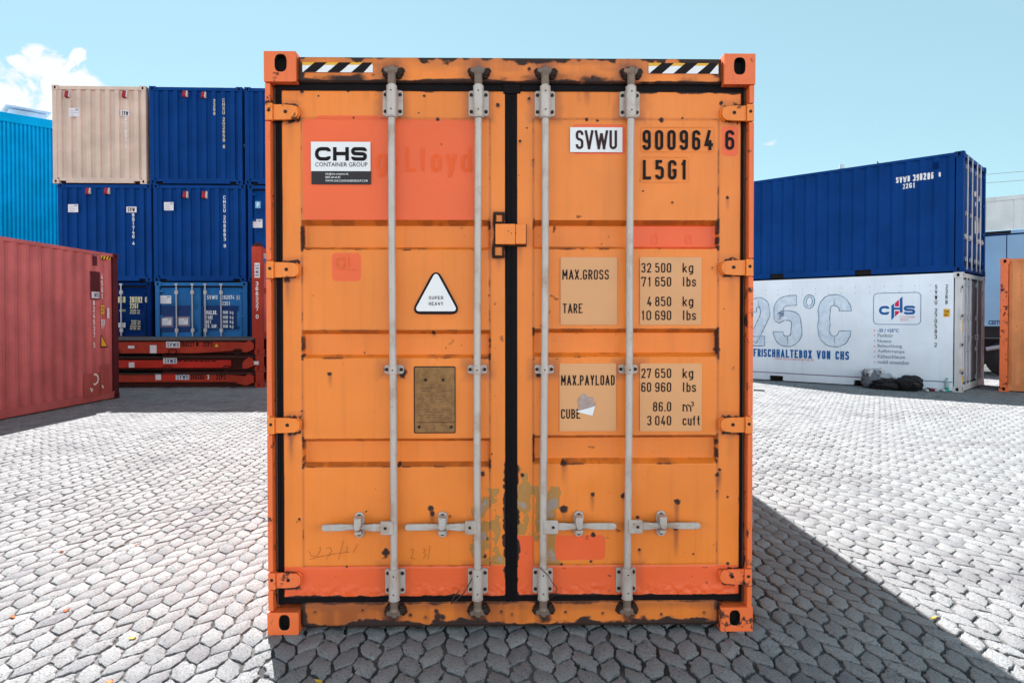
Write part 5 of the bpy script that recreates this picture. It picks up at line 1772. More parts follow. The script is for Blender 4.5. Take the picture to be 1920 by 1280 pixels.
def flat_rack(level, label, bright, upright):
    H = .385
    o = (FLX, FLY, level * H)
    r = thing('flat_rack', label, 'flat rack', o, FLYAW, RACKG)
    L = 6.058
    bm_ = M['rack_bright'] if bright else M['rack']
    mb = MB()
    n = 26
    for k in range(n):
        x0 = .22 + (L - .44) * k / n
        mb.box(x0 + .004, x0 + (L - .44) / n - .004, .05, 2.39, .300 if level < 2 else .335, .325 if level < 2 else .362)
    mb.build('deck', M['deck'], r)
    for y, s in ((.012, 1), (2.346, -1)):
        mb = MB()
        prof = [(.36, .12), (1.0, .045), (1.5, .03), (4.55, .03), (5.25, .075), (5.68, .13), (5.68, .285), (5.3, .292), (.5, .292), (.36, .28)] if level == 2 else \
               [(1.55, .10), (1.62, .075), (5.25, .075), (5.32, .10), (5.32, .255), (1.55, .255)] if level == 1 else [(1.9, .13), (5.25, .13), (5.62, .06), (5.72, .10), (5.72, .26), (5.3, .30), (1.9, .30)]
        mb.extrude([Vector((x, y, z)) for x, z in prof], (0, .08, 0))
        b = mb.build('side_beam', bm_, r, bevel=.008)
        mb = MB()
        for x0, x1 in ((.16, 1.35), (1.35, 5.9)):
            mb.box(x0, x1, y + .03 * s + (.08 if s > 0 else -.04), y + .03 * s + (.12 if s > 0 else 0), .02, .30)
        mb.box(.165, 5.89, y - .006, y + .055, .305, .322)
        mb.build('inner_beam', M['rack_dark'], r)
    rs = random.Random(level + 3)
    for k, x in enumerate((.75, 2.6, 3.9, 5.35)):
        x += rs.uniform(-.15, .15)
        mb = MB()
        P = [(x + .10 * math.cos(t), -.012, .075 + .055 * math.sin(t)) for t in [math.pi * 2 * q / 14 for q in range(15)]]
        mb.path(P, .011, 6)
        mb.build('lashing_ring', M['bolt'] if k % 2 else M['rack_dark'], r)
    for sx in (0, L):
        for sy in (0, 2.438 - .162):
            x0, x1 = (0, .178) if sx == 0 else (L - .178, L)
            mb = casting_mb(x0, x1, sy, sy + .162, .0, .118, {'front': (.089, .059, .03, .036)})
            mb.box(x0 + .012, x1 - .012, sy + .012, sy + .15, .1181, .378)
            mb.build('corner_casting', M['rack'], r, bevel=.006)
            hx = .20 if sx == 0 else L - .46
            mb = MB()
            prof = [(hx, .06), (hx + .10, .05), (hx + .26, .12), (hx + .26, .26), (hx + .16, .33), (hx + .05, .26), (hx, .20)]
            mb.extrude([Vector((u, (-.014 if sy == 0 else 2.37), v)) for u, v in prof], (0, .07, 0))
            mb.tube((hx + .1, -.02 if sy == 0 else 2.36, .16), (hx + .1, .05 if sy == 0 else 2.45, .16), .04, 12)
            mb.build('hinge_bracket', M['rack'], r, bevel=.006)
    # end walls: lying on the deck, or standing
    for e in (0, 1):
        if upright and e == 1:
            z0, z1 = .378, .378 + 2.13
            w = thing_part = None
            mb = MB()
            for y in (0.004, 2.438 - .21):
                mb.box(L - .235, L - .02, y, y + .205, z0, z1)
            for z in (z0 + .02, z1 - .14, (z0 + z1) / 2):
                mb.box(L - .20, L - .05, .21, 2.22, z, z + .12)
            w = mb.build('end_wall', M['rack'], r, bevel=.008)
            mb = MB(); corr_strip(mb, .21, 2.22, z0 + .02, z1 - .02, lambda q, z, d: Vector((L - .055 - d, q, z)), ENDW, .03)
            mb.build('wall_panel', M['oxide'], w, clean=False)
            mb = MB()
            for y in (.01, 2.438 - .19):
                mb.box(L - .21, L - .04, y, y + .17, z1 + .001, z1 + .055); mb.box(L - .17, L - .13, y + .03, y + .12, z1 + .055, z1 + .10); mb.box(L - .09, L - .05, y + .03, y + .12, z1 + .055, z1 + .09)
            mb.build('corner_casting', M['rack_dark'], w, bevel=.006)
        else:
            x0, x1 = (.24, 2.36) if e == 0 else (L - 2.36, L - .24)
            mb = MB(); mb.box(x0, x1, .10, .26, .329 if level < 2 else .363, .372 if level < 2 else .379); mb.box(x0, x1, 2.18, 2.34, .329 if level < 2 else .363, .372 if level < 2 else .379)
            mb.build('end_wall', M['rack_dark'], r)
    return r, Face(o, FLYAW, 'front', -.012), Face(o, FLYAW, 'right', L - .055)


fr, FK, _ = flat_rack(0, 'worn red folded flat rack lowest in its stack, number 269284', False, False)
sheet(FK, (304, 700, 330, 714.5), M['rack_bright'], fr, 'paint_patch', off=.003)
sheet(FK, (329.5, 701, 354.5, 711.5), M['paper'], fr, 'label', off=.005); write(FK, 'SVWU', (331.5, 702, 353, 710.5), M['navy_ink'], fr, off=.007, stroke=.15)
write(FK, '269284', (357, 702.5, 383, 711), M['black_ink'], fr, off=.005, stroke=.15); write(FK, '3', (388.5, 702.5, 392, 711), M['white_ink'], fr, off=.005, stroke=.17); write(FK, '22P3', (405, 702, 423, 711), M['black_ink'], fr, off=.005, stroke=.15)
sheet(FK, (291.5, 700.5, 302, 712), M['paper'], fr, 'sticker', off=.005)
fr, FK, _ = flat_rack(1, 'bright red beamed folded flat rack in the middle of its stack', True, False)
sheet(FK, (306, 671, 331.5, 681.5), M['paper'], fr, 'label', off=.005); write(FK, 'SVWU', (308.5, 672, 329.5, 680.5), M['navy_ink'], fr, off=.007, stroke=.15)
mb = MB()
for k, px in enumerate(((334, 339.5), (344, 352), (354, 362), (364, 372), (374, 381), (383, 388), (389, 393), (397, 405))):
    r0, z0, r1, z1 = FK.rect(px[0], 675.5, px[1], 677.6, .005)
    mb.face(*[FK.pt(u, v, .0045) for u, v in ((r0, z0), (r1, z0), (r1, z1), (r0, z1))])
mb.build('lettering', M['black_ink'], fr, clean=False)
sheet(FK, (241.5, 679, 252, 689), M['paper'], fr, 'sticker', off=.10); sheet(FK, (475, 677, 485, 683.5), M['paper'], fr, 'sticker', off=.012)
fr, FK, FKR = flat_rack(2, 'red flat rack on top of its stack with one end wall standing', False, True)
sheet(FK, (311.5, 640.5, 337, 651.5), M['paper'], fr, 'label', off=.005); write(FK, 'SVWU', (313.5, 642, 335, 650), M['navy_ink'], fr, off=.007, stroke=.15)
write(FK, '368227', (338.5, 641, 364, 649.5), M['black_ink'], fr, off=.005, stroke=.15); write(FK, '0', (368, 641, 372, 649.5), M['black_ink'], fr, off=.005, stroke=.3); write(FK, '22P3', (380.5, 641, 398, 649.5), M['black_ink'], fr, off=.005, stroke=.15)
tri_on(FK, ((406, 643), (411, 650.5), (401, 650.5)), .005, M['black_ink'], fr, 'warning_triangle'); tri_on(FK, ((406, 644), (410, 650), (402, 650)), .0065, M['yellow_film'], fr, 'warning_triangle')
sheet(FK, (281, 647, 293.5, 662), M['paper'], fr, 'sticker', off=.004); sheet(FK, (240, 648, 252, 653), M['paper'], fr, 'sticker', off=.05)
mb = MB(); mb.box(1.95, 2.62, -.008, .03, .055, .155); mb.build('fork_pocket', M['void'], fr)
sheet(FK, (477.3, 493, 487, 520.5), M['paper'], fr, 'label', off=.012)
# rotated SVWU reads downwards
mb = MB()
r0, z0, r1, z1 = FK.rect(478.5, 496, 485.5, 518, .014)
class Turned:
    def __init__(s, F, r0, z0, r1, z1): s.F, s.a = F, (r0, z0, r1, z1)
    def pt(s, r, z, off): return s.F.pt(s.a[0] + z, s.a[3] - r, off)
letters(mb, Turned(FK, r0, z0, r1, z1), 'SVWU', (0, 0, z1 - z0, r1 - r0), off=.014, stroke=.17)
mb.build('lettering', M['navy_ink'], fr, clean=False)
write(FK, '368227 0', (479, 528, 485, 597), M['white_ink'], fr, off=.012, vertical=True, stroke=.17)
sheet(FKR, (490.8, 475, 498.5, 483.5), M['paper'], fr, 'sticker', off=.006); sheet(FKR, (490.8, 483.5, 498.5, 492), M['blue_ink'], fr, 'sticker', off=.006)
write(FKR, 'CHS', (491.6, 477, 497.6, 481.5), M['navy_ink'], fr, off=.008, stroke=.22, gap=.2)

# ------------------------------------------------------------------ the white reefer and the blue container on it
WC, WYAW = Vector((9.678, 14.829, 0)), math.pi / 2 - .7639
WR = Matrix.Rotation(WYAW, 3, 'Z')
wo_ = WC + WR @ Vector((HW, 0, 0))
PK = (3.029 - 1.025, 3.029 + 1.025)
white, _ = far_container('refrigerated_container', 'white refrigerated container with icy lettering under the blue one', tuple(wo_), WYAW, 6.058, 2.591, M['white_paint'], end='none', side='flat', post=M['white_worn'], pockets=PK, sillcut=False)
FW = Face(tuple(wo_), WYAW, 'left', HW - .012)
FWo = Face(tuple(wo_), WYAW, 'left', HW)
# insulated doors
mb = MB(); mb.box(-HW + .12, HW - .12, .10, .16, .16, 2.591 - .11); mb.build('door_seal', M['rubber'], white)
for s in (-1, 1):
    mb = MB(); x0, x1 = sorted((s * .012, s * (HW - .14))); mb.box(x0, x1, .05, .099, .19, 2.591 - .14)
    d_ = mb.build('door', M['door_grey'] if s > 0 else M['white_paint'], white, bevel=.01)
    for z in (.45, 1.03, 1.61, 2.2):
        mb = MB(); mb.box(*sorted((s * (HW - .0), s * (HW - .22))), .02, .052, z - .05, z + .05); mb.build('hinge', M['galv'], d_, bevel=.006)
    for x in (s * .75, s * .42) if s < 0 else (.40,):
        mb = MB(); mb.tube((x, .015, .10), (x, .015, 2.50), .02, 10); b = mb.build('locking_bar', M['galv'], white, smooth=40)
        for z in (.25, .9, 1.6, 2.35):
            mb = MB(); mb.box(x - .05, x + .05, .0, .05, z - .05, z + .05); mb.build('bar_bracket', M['galv'], b, bevel=.008)
        mb = MB(); mb.box(*sorted((x + .01, x + s * -.30)), -.006, .008, 1.16, 1.19); mb.box(x - .06, x + .06, -.02, .05, 1.10, 1.22); mb.build('handle', M['galv'], b, bevel=.005)
FWd = Face(tuple(wo_), WYAW, 'front', 0)
for z in (1.42, .35):
    mb = MB(); mb.box(-HW + .03, -HW + .11, -.001, .005, z - .14, z + .16); mb.build('sticker', M['yellow_film'], white)
# hinge straps wrapping the near corner
for py in (538, 592, 646.5, 699):
    r0, z0, r1, z1 = FWo.rect(1803.4, py - 4.5, 1808.3, py + 4.5, .0)
    mb = MB(); mb.extrude([FWo.pt(u, v, .001) for u, v in ((r0, z0), (r1 - .004, z0), (r1 - .004, z1), (r0, z1))], FWo.nv * .012)
    mb.use(1); mb.extrude([FWo.pt(u, v, .0135) for u, v in ((r0 + .03, z0 + .03), (r1 - .05, z0 + .03), (r1 - .05, z1 - .03), (r0 + .03, z1 - .03))], FWo.nv * .003)
    mb.build('hinge_strap', [M['galv'], M['black_plastic']], white, bevel=.003)
# rivet rows and side skirting
mb = MB()
for k in range(18):
    y = .3 + k * .31
    for z in (2.33, 2.20):
        p_ = FW.pt(-y, z, 0); mb.tube(p_, p_ + FW.nv * .006, .011, 8)
mb.build('rivet', M['galv'], white)
mb = MB(); mb.box(-HW + .0, -HW + .012, .18, 5.88, .205, .222); mb.build('skirting', M['frame_plum'], white)

# printed side: ice lettering
m_, N, p = new_mat('glassy printed ice')
co = N.coords()
nz = N.noise(co, 4.5, 6.0, .7, 1.2)
N.put(p.inputs['Base Color'], N.mix(N.step(nz, .35, .68), (0.50, 0.64, 0.79), (0.69, 0.79, 0.91)))
p.inputs['Roughness'].default_value = .4
M['ice'] = m_
m_, N, p = new_mat('ice outline')
co = N.coords()
nz = N.noise(co, 7.0, 5.0, .7, 1.0)
N.put(p.inputs['Base Color'], N.mix(N.step(nz, .38, .62), (0.02, 0.09, 0.20), (0.28, 0.45, 0.62)))
M['ice_line'] = m_


def ice(ch, px, t):
    r0, z0, r1, z1 = FW.rect(*px, .003)
    w, h = r1 - r0, z1 - z0
    T_ = t * h
    g = GL[ch] if ch != '5' else ['', [(1, 1), (.02, 1), (.02, .56), (.2, .63), (1, .63), (1, 0), (0, 0), (0, .24)]]
    fill_, line_ = MB(), MB()
    for mode, pts in zip(g[0::2], g[1::2]):
        P = [Vector((r0 + T_ / 2 + q[0] * (w - T_), z0 + T_ / 2 + q[1] * (h - T_))) for q in pts]
        closed = mode == 'c'
        if mode != 's': P = fillet(P, .46 * w, closed)
        ribbon(fill_, P, T_, closed, lambda q, l: FW.pt(q.x, q.y, l), .003 + .0003 * (mode == 's'))
        # both rims, wobbling like melting ice
        for sgn in (-1, 1):
            Q = []
            n = len(P)
            for i in range(n):
                a = P[i - 1] if (closed or i > 0) else P[i]; b = P[(i + 1) % n] if (closed or i < n - 1) else P[i]
                d = (b - a).normalized(); nn = Vector((-d.y, d.x))
                Q.append(P[i] + nn * sgn * (T_ / 2 - .004))
            if not closed: Q = densify(Q, .06)
            Q = [q + Vector((vnoise(np.array(q.x * 9), np.array(q.y * 9)) - .5, vnoise(np.array(q.x * 9 + 40), np.array(q.y * 9)) - .5)) * .03 for q in Q]
            ribbon(line_, Q, .020, closed, lambda q, l: FW.pt(q.x, q.y, l), .0045)
        if not closed:
            for e, f_ in ((P[0], P[1]), (P[-1], P[-2])):
                d = (f_ - e).normalized(); nn = Vector((-d.y, d.x)) * T_ / 2
                ribbon(line_, [e + nn, e - nn], .018, False, lambda q, l: FW.pt(q.x, q.y, l), .0046)
    f = fill_.build('ice_letter', M['ice'], white, clean=False)
    line_.build('ice_outline', M['ice_line'], f, clean=False)


ice('2', (1402, 557, 1443, 648), .20); ice('5', (1450, 554, 1503, 650), .20); ice('C', (1534, 552, 1596, 651), .22)
ice('°', (1507, 553, 1534, 611), .09)
write(FW, 'DIE FRISCHHALTEBOX VON CHS', (1388, 655.5, 1592, 671), M['blue_ink'], white, off=.004, stroke=.185, gap=.30)
type_text(FW, [('www.chs-containergroup.de', (1453, 670, 1526, 677))], M['pink_ink'], white, off=.004)
mb = MB(); r0, z0, r1, z1 = FW.rect(1638, 549, 1726.5, 608, .004)
ribbon(mb, [Vector(p) for p in rounded(r0, r1, z0, z1, .09, 6)], .012, True, lambda q, l: FW.pt(q.x, q.y, l), .004)
mb.build('logo', M['blue_ink'], white, clean=False)
mb = MB()
letters(mb, FW, 'C', FW.rect(1648, 573.5, 1667.5, 590, .004), off=.004, stroke=.27, rnd=.35); letters(mb, FW, 'S', FW.rect(1694.5, 573, 1716, 589.5, .004), off=.004, stroke=.27, rnd=.35)
for poly in (((1671.3, 573), (1676.5, 568.5), (1676.5, 594.5), (1671.3, 600.5)), ((1687, 560), (1692.3, 555.8), (1692.3, 586), (1687, 586)), ((1676.5, 576.5), (1687, 576.5), (1687, 580.5), (1676.5, 580.5))):
    mb.face(*[FW.pt(*FW.uv(*q, .004), .0048) for q in poly])
mb.build('logo', M['blue_ink'], white, clean=False)
mb = MB()
for poly in (((1678, 568), (1685.5, 561.3), (1685.5, 574.5), (1678, 574.5)), ((1678, 583), (1685.5, 583), (1685.5, 587), (1678, 593.5))):
    mb.face(*[FW.pt(*FW.uv(*q, .004), .0048) for q in poly])
mb.build('logo', M['red_ink'], white, clean=False)
type_text(FW, [('CONTAINER', (1687, 592.5, 1716, 596)), ('GROUP', (1688, 597.5, 1703, 601.5))], M['pink_ink'], white, off=.004)
type_text(FW, [('-25 / +25°C', (1645.5, 616, 1685, 622.5))], M['blue_ink'], white, off=.004, bold=.03)
type_text(FW, [('Paniktür', (1645.5, 625.5, 1675, 632)), ('Notaus', (1645.5, 636, 1671, 642)), ('Beleuchtung', (1645.5, 645.5, 1691, 653)), ('Auffahrrampe', (1645.5, 655.5, 1696, 663)), ('Kälteschleuse', (1645.5, 665, 1697, 672)), ('mobil einsetzbar', (1645.5, 675.5, 1705.5, 682.5))], M['slate_ink'], white, off=.004, bold=.008)
mb = MB()
for py in (619, 629, 639, 649, 659, 669, 679):
    q = FW.uv(1639.8, py, .004)
    mb.face(*[FW.pt(q[0] + .014 * math.cos(a), q[1] + .014 * math.sin(a), .0045) for a in [k * math.pi / 4 for k in range(8)]])
mb.build('bullet', M['red_ink'], white, clean=False)
write(FW, 'SVWU 270583 2', (1752, 534, 1757.5, 650), M['black_ink'], white, off=.004, vertical=True, stroke=.15)
write(FW, '22RB', (1772.5, 533, 1777.5, 570), M['black_ink'], white, off=.004, vertical=True, stroke=.15)
sheet(FW, (1769, 579, 1781, 594), M['yellow_film'], white, 'sticker', off=.004)
type_text(FW, [('2.6m', (1770.5, 581, 1779.5, 586)), ("8'6\"", (1771, 588, 1778, 592.5))], M['black_ink'], white, off=.006, bold=.02)

bo_ = (wo_.x, wo_.y, LEV)
blue2, lb = far_container('shipping_container', 'blue shipping container stacked on the white refrigerated one', bo_, WYAW, 6.058, 2.591, M['blue'], end='doors', pockets=PK, sillcut=False, bars=(-.78, -.30, .22, .62))
FB2 = Face(bo_, WYAW, 'left', HW - .012)
DS = dep_side(.1)
write(FB2, 'SVWU', (1680, 331, 1706, 342), M['white_ink'], blue2, off=.006, stroke=.18, dep=DS, step=.02)
write(FB2, '390206', (1711, 324.5, 1750, 337.5), M['white_ink'], blue2, off=.006, stroke=.18, dep=DS, step=.02)
write(FB2, '0', (1760, 322.5, 1763.5, 331.5), M['white_ink'], blue2, off=.006, stroke=.18, dep=DS, step=.02)
write(FB2, '22G1', (1692, 343.5, 1714.5, 353), M['white_ink'], blue2, off=.006, stroke=.18, dep=DS, step=.02)
mb = MB(); r0, z0, r1, z1 = FB2.rect(1750, 304.5, 1760.5, 317, .0)
mb.extrude([FB2.pt(u, v, .0) for u, v in rounded(r0, r1, z0, z1, .03)], FB2.nv * .02); mb.build('vent', M['navy'], blue2, bevel=.006)
FBd = Face(bo_, WYAW, 'front', -.05)
for k, (x, z, w, h, dr_) in enumerate(((-.98, 1.7, .10, .36, 0), (-.95, 1.05, .07, .30, 0), (.30, 1.85, .34, .12, 1), (.30, 1.62, .20, .10, 1), (.75, 1.80, .30, .12, 1), (.35, 1.10, .34, .30, 1), (.75, 1.15, .26, .30, 1))):
    sheet(FBd, None, M['paper'], lb[dr_], 'sticker', off=.006, world=(x - w / 2, z - h / 2, x + w / 2, z + h / 2))

# ------------------------------------------------------------------ orange container at the right edge
OC = on_ground(1872.5, 733.2)
oo_ = Vector((OC.x, OC.y, 0)) + WR @ Vector((HW, -6.058, 0))
orr, _ = far_container('shipping_container', 'faded orange shipping container cut off by the right edge', tuple(oo_), WYAW, 6.058, 2.896, M['orange_old'], end='none', post=M['orange_red'], sillcut=False)

for ob in orr.children:
    if ob.name.startswith('end_wall'): ob.data.materials[0] = M['oxide_dark']  # unseen rear wall coloured dark to cut orange bounce onto the reefer doors

# ------------------------------------------------------------------ things behind
# bright blue warehouse beyond the stack
wa = ray(0, 209); t = (10.0 - CAMH) / wa.z
A0 = Vector((wa.x * t, wa.y * t, 0)); wdir = Vector((.722, .692, 0)); wnor = Vector((wdir.y, -wdir.x, 0))
WHY = math.atan2(wdir.y, wdir.x)
wh = thing('warehouse', 'tall bright blue warehouse clad in ribbed sheet behind the container stack', 'building', tuple(A0), WHY)
mb = MB(); corr_strip(mb, -9.0, 16.0, 0.0, 9.62, lambda r, z, d: Vector((r, d, z)), (.074, .006, .056, .006), .075); mb.build('wall', M['cyan'], wh, clean=False)
mb = MB(); mb.box(-9.0, 16.0, -.03, .10, 9.62, 10.0); mb.build('eaves_trim', M['cyan'], wh, bevel=.02)
mb = MB(); mb.box(-9.0, 16.0, .10, 14.0, 9.55, 9.70); mb.box(-9, -8.8, .1, 14, 0, 9.54); mb.box(15.8, 16, .1, 14, 0, 9.54); mb.box(-8.79, 15.79, 13.8, 14, 0, 9.54); mb.build('roof', M['grey_vent'], wh)
mb = MB(); mb.box(.45, 1.75, 1.0, 2.4, 9.705, 10.45); mb.build('roof_vent', M['grey_vent'], wh, bevel=.02)
mb = MB(); mb.box(.30, 1.90, .85, 2.55, 10.455, 10.56); mb.build('roof_vent_lid', M['grey_vent'], wh, bevel=.02)

# pale trailer standing behind the white reefer
ta = ray(1850, 434); t = (4.0 - CAMH) / ta.z
T0 = Vector((ta.x * t, ta.y * t, 0)); TYAW = math.atan2(-.692, .722)
tr = thing('trailer', 'pale blue box trailer parked behind the white refrigerated container', 'trailer', tuple(T0 + Vector((-.722, .692, 0)) * 2.2), TYAW)
mb = MB(); mb.box(0, 9.0, 0.0, 2.5, 1.38, 4.0); mb.build('body', M['trailer'], tr, bevel=.03)
mb = MB()
for x in (1.7, 2.65, 3.7, 5.2): mb.box(x, x + .02, -.004, .004, 1.5, 3.9)
mb.box(.1, 8.9, -.006, .004, 3.86, 3.90); mb.build('panel_joint', M['navy'], tr)
mb = MB(); mb.box(2.0, 2.75, -.012, .002, 3.905, 3.985); mb.build('marker_plate', M['black_plastic'], tr)
FT = Face(tuple(T0 + Vector((-.722, .692, 0)) * 2.2), TYAW, 'front', .004)
type_text(FT, [('CESTER', (1853, 600.5, 1884, 608.5))], M['navy_ink'], tr, off=.004, bold=.03)
mb = MB(); mb.box(.1, 8.9, .35, .55, 1.05, 1.375); mb.box(.1, 8.9, 1.95, 2.15, 1.05, 1.375); mb.box(0, .2, .1, 2.4, .55, .75)
for x in (1.0, 3.0, 5.0, 7.0): mb.box(x, x + .12, .56, 1.94, 1.08, 1.30)
mb.build('chassis', M['black_plastic'], tr)
mb = MB(); mb.box(.3, 8.7, .34, .36, .32, 1.045); mb.build('under_shade_panel', M['void'], tr)  # added near-black panel standing in for the shade under the trailer
mb = MB(); mb.tube((2.2, .12, .75), (4.3, .12, 1.2), .06, 8); mb.build('brace', M['galv'], tr)
for x in (1.4, 2.65, 3.9):
    for y in (.12, 2.10):
        mb = MB(); mb.tube((x, y, .5), (x, y + .3, .5), .5, 24); w_ = mb.build('wheel', M['tyre'], tr, bevel=.04, smooth=40)
        mb = MB(); mb.tube((x, y - .012, .5), (x, y - .001, .5), .26, 18, .22); mb.build('rim', M['black_plastic'], w_)

# white clad hall further back on the right
ha = ray(1850, 371.5); t = (6.9 - CAMH) / ha.z
H0 = Vector((ha.x * t, ha.y * t, 0)) + Vector((-.722, .692, 0)) * 1.0
hall = thing('hall', 'white hall with ribbed cladding behind the pale blue trailer', 'building', tuple(H0), TYAW)
mb = MB(); corr_strip(mb, 0, 14, 0, 6.72, lambda r, z, d: Vector((r, d, z)), (.9, .03, .04, .03), .03); mb.build('wall', M['white_metal'], hall, clean=False)
mb = MB(); mb.box(0, 14, -.04, .2, 6.72, 6.9); mb.build('eaves_trim', M['white_metal'], hall)
mb = MB(); mb.box(0, 14, .2, 9, 6.6, 6.8); mb.box(0, .2, .05, 9, 0, 6.59); mb.box(13.8, 14, .05, 9, 0, 6.59); mb.box(.21, 13.79, 8.8, 9, 0, 6.59); mb.build('roof', M['white_metal'], hall)

# chimney and mast beyond the blue container
def above(px, py, dist):
    d = ray(px, py); t = dist / d.y
    return d.x * t, d.y * t, CAMH + d.z * t
x, y, z = above(1578.5, 309, 45)
ch = thing('chimney', 'pale metal flue rising behind the roof of the blue container', 'chimney', (x, y, 0))
mb = MB(); mb.tube((0, 0, 0), (0, 0, z - .25), .13, 14); mb.build('flue', M['grey_vent'], ch, smooth=40)
mb = MB(); mb.tube((0, 0, z - .25), (0, 0, z), .17, 14, .15); mb.build('cowl', M['grey_vent'], ch, smooth=40)
x, y, z = above(1647.5, 303, 45)
ma = thing('antenna_mast', 'thin dark antenna mast behind the roof of the blue container', 'antenna', (x, y, 0))
mb = MB(); mb.tube((0, 0, 0), (0, 0, z - .1), .035, 8); mb.build('mast', M['black_plastic'], ma)
mb = MB(); mb.tube((-.10, 0, z), (.08, 0, z - .32), .035, 8); mb.build('aerial', M['black_plastic'], ma)
# two overhead wires
for (pa, pb, nm) in (((1850, 327), (1920, 321.5), 'upper thin overhead wire in the sky on the right'), ((1850, 343), (1920, 338), 'lower thin overhead wire in the sky on the right')):
    a, b = Vector(above(*pa, 60)), Vector(above(*pb, 52))
    d = b - a
    P = [a + d * k + Vector((0, 0, .02 * (k * k) * .25)) for k in (-5, -3, -1, 0, .5, 1, 3, 6)]
    mb = MB(); mb.path(P, .017, 6)
    tag(mb.build('overhead_wire', M['black_plastic'], clean=False), nm, 'wire', 'overhead wires')


# ------------------------------------------------------------------ litter by the reefer
def lump(name, centre, size, mat, seed, amp=.25, rot=0.0, flat=.0, freq=4.0):
    bm = bmesh.new(); bmesh.ops.create_icosphere(bm, subdivisions=4, radius=1.0)
    for v in bm.verts:
        p = v.co.copy()
        n = fbm(np.array(p.x * 1.0 + seed * 3.1 + p.z * .7), np.array(p.y + seed + p.z * .9), freq * .35, 4) - .5
        n2 = abs(float(fbm(np.array(p.x * 2 + p.z * 2 + seed), np.array(p.y * 2 - p.z), freq * .8, 3)) - .5)
        k = 1 + amp * 2 * float(n) - amp * 1.2 * n2
        q = Vector((p.x * size[0], p.y * size[1], p.z * size[2])) * k
        v.co = q
    zmin = min(v.co.z for v in bm.verts)
    zf = zmin + (max(v.co.z for v in bm.verts) - zmin) * flat
    for v in bm.verts:
        v.co.z = max(v.co.z, zf) - zf
    R = Matrix.Rotation(rot, 4, 'Z')
    bm.transform(R)
    me = bpy.data.meshes.new(name); bm.to_mesh(me); bm.free()
    me.polygons.foreach_set('use_smooth', [True] * len(me.polygons))
    o = link(name, me, mat); o.location = centre
    return o


M['bag_dark'] = plain('black fabric', (0.009, 0.009, 0.012), .55, 0, .3, 14, 0, .35)
M['bag_grey'] = plain('translucent grey plastic bag', (0.13, 0.14, 0.17), .35, 0, .35, 12)
M['cloth_white'] = plain('crumpled white paper', (0.50, 0.50, 0.54), .7, 0, .2, 10)
def by_wall(px, py):
    return on_ground(px, py)
g = by_wall(1631, 726.0)
bag = lump('rubbish_bag', (g.x, g.y - .05, 0), (.25, .22, .22), M['bag_grey'], 2, .35, .4, .12)
tag(bag, 'grey rubbish bag stuffed with white paper against the white container', 'rubbish bag')
mb = MB(); rs = random.Random(4)
for k in range(26):
    c = Vector((rs.uniform(-.20, .20), rs.uniform(-.16, .12), .30 + rs.uniform(-.02, .10)))
    a = Vector((rs.uniform(-1, 1), rs.uniform(-1, 1), rs.uniform(-.7, .7))).normalized(); b = a.orthogonal().normalized()
    s = rs.uniform(.05, .10)
    mid = c + a.cross(b) * s * .4
    P = [c + a * s, c + b * s * rs.uniform(.6, 1.2), c - a * s, c - b * s]
    for q in range(4): mb.face(P[q], P[(q + 1) % 4], mid)
mb.build('crumpled_paper', M['cloth_white'], bag, clean=False)
g = by_wall(1663, 729.8)
tag(lump('jacket', (g.x, g.y, 0), (.33, .20, .16), M['bag_dark'], 5, .55, -.76, .25, 9.0), 'black jacket lying in a heap between two bags', 'jacket')
g = by_wall(1708, 733.0)
bk = lump('holdall', (g.x, g.y + .05, 0), (.27, .20, .19), M['bag_dark'], 9, .24, -.76, .10, 7.0)
tag(bk, 'bulging black holdall on the ground by the white container', 'bag')
mb = MB(); P = [Vector((-.16 + .32 * k / 10, -.24 - .02 * math.sin(k), .12 + .12 * math.sin(math.pi * k / 10))) for k in range(11)]; mb.path(P, .012, 6); mb.build('strap', M['black_plastic'], bk)
g = by_wall(1675, 727.5)
mb = MB(); mb.extrude([Vector(p) for p in ((-.11, -.06, .0), (.08, -.10, .0), (.12, .02, .03), (-.02, .09, .05), (-.13, .05, .04))], (0, 0, .006))
pp = mb.build('paper_sheet', M['cloth_white']); pp.location = (g.x, g.y - .02, .27); pp.rotation_euler = (.5, .15, .4); tag(pp, 'white sheet of paper lying on the black jacket', 'paper')
M['green_glass'] = plain('green plastic bottle', (0.03, 0.30, 0.24), .15, 0, .05)
M['clear_plastic'] = plain('pale bottle plastic', (0.30, 0.42, 0.44), .15, 0, .05)
g = by_wall(1775, 734.2)
bt = thing('bottle', 'tall plastic bottle with a green cap standing near the corner of the white container', 'bottle', (g.x, g.y, 0))
mb = MB(); mb.tube((0, 0, 0), (0, 0, .10), .042, 14); mb.build('base', M['green_glass'], bt, smooth=40)
mb = MB(); mb.tube((0, 0, .10), (0, 0, .20), .041, 14); mb.tube((0, 0, .20), (0, 0, .27), .041, 14, .014); mb.build('body', M['clear_plastic'], bt, smooth=40)
mb = MB(); mb.tube((0, 0, .27), (0, 0, .30), .018, 12); mb.build('cap', M['green_glass'], bt)
rs = random.Random(12)
M['litter_a'] = plain('dark litter', (0.04, 0.035, 0.05), .6); M['litter_b'] = plain('pale litter', (0.45, 0.46, 0.50), .6); M['litter_c'] = plain('red litter', (0.25, 0.04, 0.05), .6)
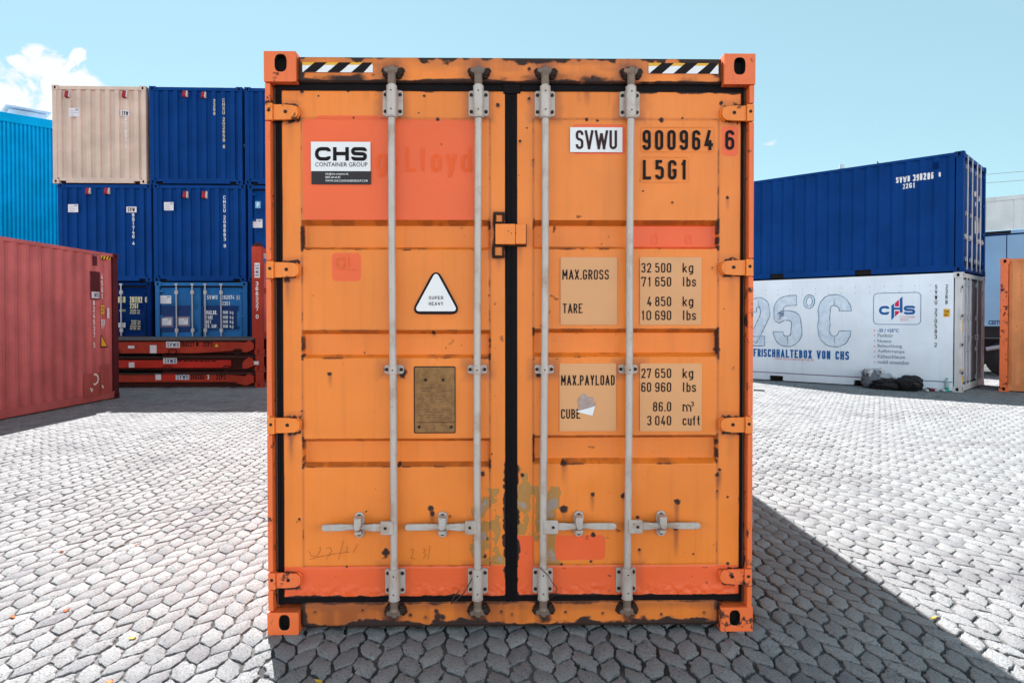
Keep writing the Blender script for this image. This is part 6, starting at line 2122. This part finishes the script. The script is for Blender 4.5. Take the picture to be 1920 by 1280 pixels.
for k, (px, py, mk, lab) in enumerate(((1736, 734, 'litter_b', 'pale flattened wrapper just right of the black holdall'), (1742, 732.2, 'litter_a', 'dark scrap of litter behind the pale wrapper'), (1751, 733.4, 'litter_c', 'dark red crushed packet between the wrappers'),
                                      (1757, 733.8, 'litter_b', 'crumpled pale wrapper right of the dark red packet'), (1763, 732.6, 'litter_a', 'dark scrap of litter next to the plastic bottle'), (1768, 734, 'litter_b', 'small pale scrap at the foot of the plastic bottle'))):
    g = by_wall(px, py)
    o = lump('scrap' if mk == 'litter_a' else 'wrapper', (g.x, g.y, 0), (.085, .05, .035), M[mk], 20 + k, .5, rs.uniform(0, 3), .1)
    tag(o, lab, 'litter', 'litter by the white container')
# metal rod lying in the sun and a few dry leaves
a, b = on_ground(1413, 731.2, .012), on_ground(1434, 731.8, .012)
mb = MB(); mb.tube(tuple(a), tuple(b), .014, 8)
tag(mb.build('rod', M['black_plastic']), 'dark metal rod lying on the sunlit paving by the white container', 'rod')
M['leaf'] = plain('dry orange leaf', (0.45, 0.12, 0.03), .7, 0, .2, 30)
M['leaf_y'] = plain('dry yellow leaf', (0.55, 0.33, 0.04), .7, 0, .2, 30)
LV = ((115, 1034, 'leaf', 'dry orange leaf on the sunlit paving at the far left'), (124, 1144, 'leaf', 'dry orange leaf in a joint left of the container'), (24, 1156, 'leaf', 'dry orange leaf near the left edge of the paving'),
      (249, 1196, 'leaf_y', 'small yellow leaf on the sunlit paving left of the container'), (205, 1278, 'leaf', 'dry orange leaf at the bottom edge of the paving'), (1750, 1158, 'leaf_y', 'small yellow leaf at the edge of the big shadow'), (256, 1021, 'leaf', 'reddish leaf crumb on the paving beside the container'), (598, 1277, 'leaf_y', 'pale yellow leaf in the shade in front of the container'))
for k, (px, py, mk, lab) in enumerate(LV):
    g = on_ground(px, py, .004)
    s = .016 if k not in (4,) else .025
    mb = MB(); P = [Vector((math.cos(q) * s * (1.5 if q in (0,) else 1), math.sin(q) * s * .6, .004 * math.cos(3 * q))) for q in [2 * math.pi * j / 9 for j in range(9)]]
    mb.extrude(P, (0, 0, .001))
    o = mb.build('leaf', M[mk]); o.location = (g.x, g.y, .005); o.rotation_euler = (.15, -.1, k * 1.3)
    tag(o, lab, 'leaf', 'dry leaves on the paving')

scene.cycles.use_denoising = True
scene.cycles.max_bounces = 8
scene.cycles.diffuse_bounces = 5
scene.cycles.caustics_reflective = False
scene.cycles.caustics_refractive = False
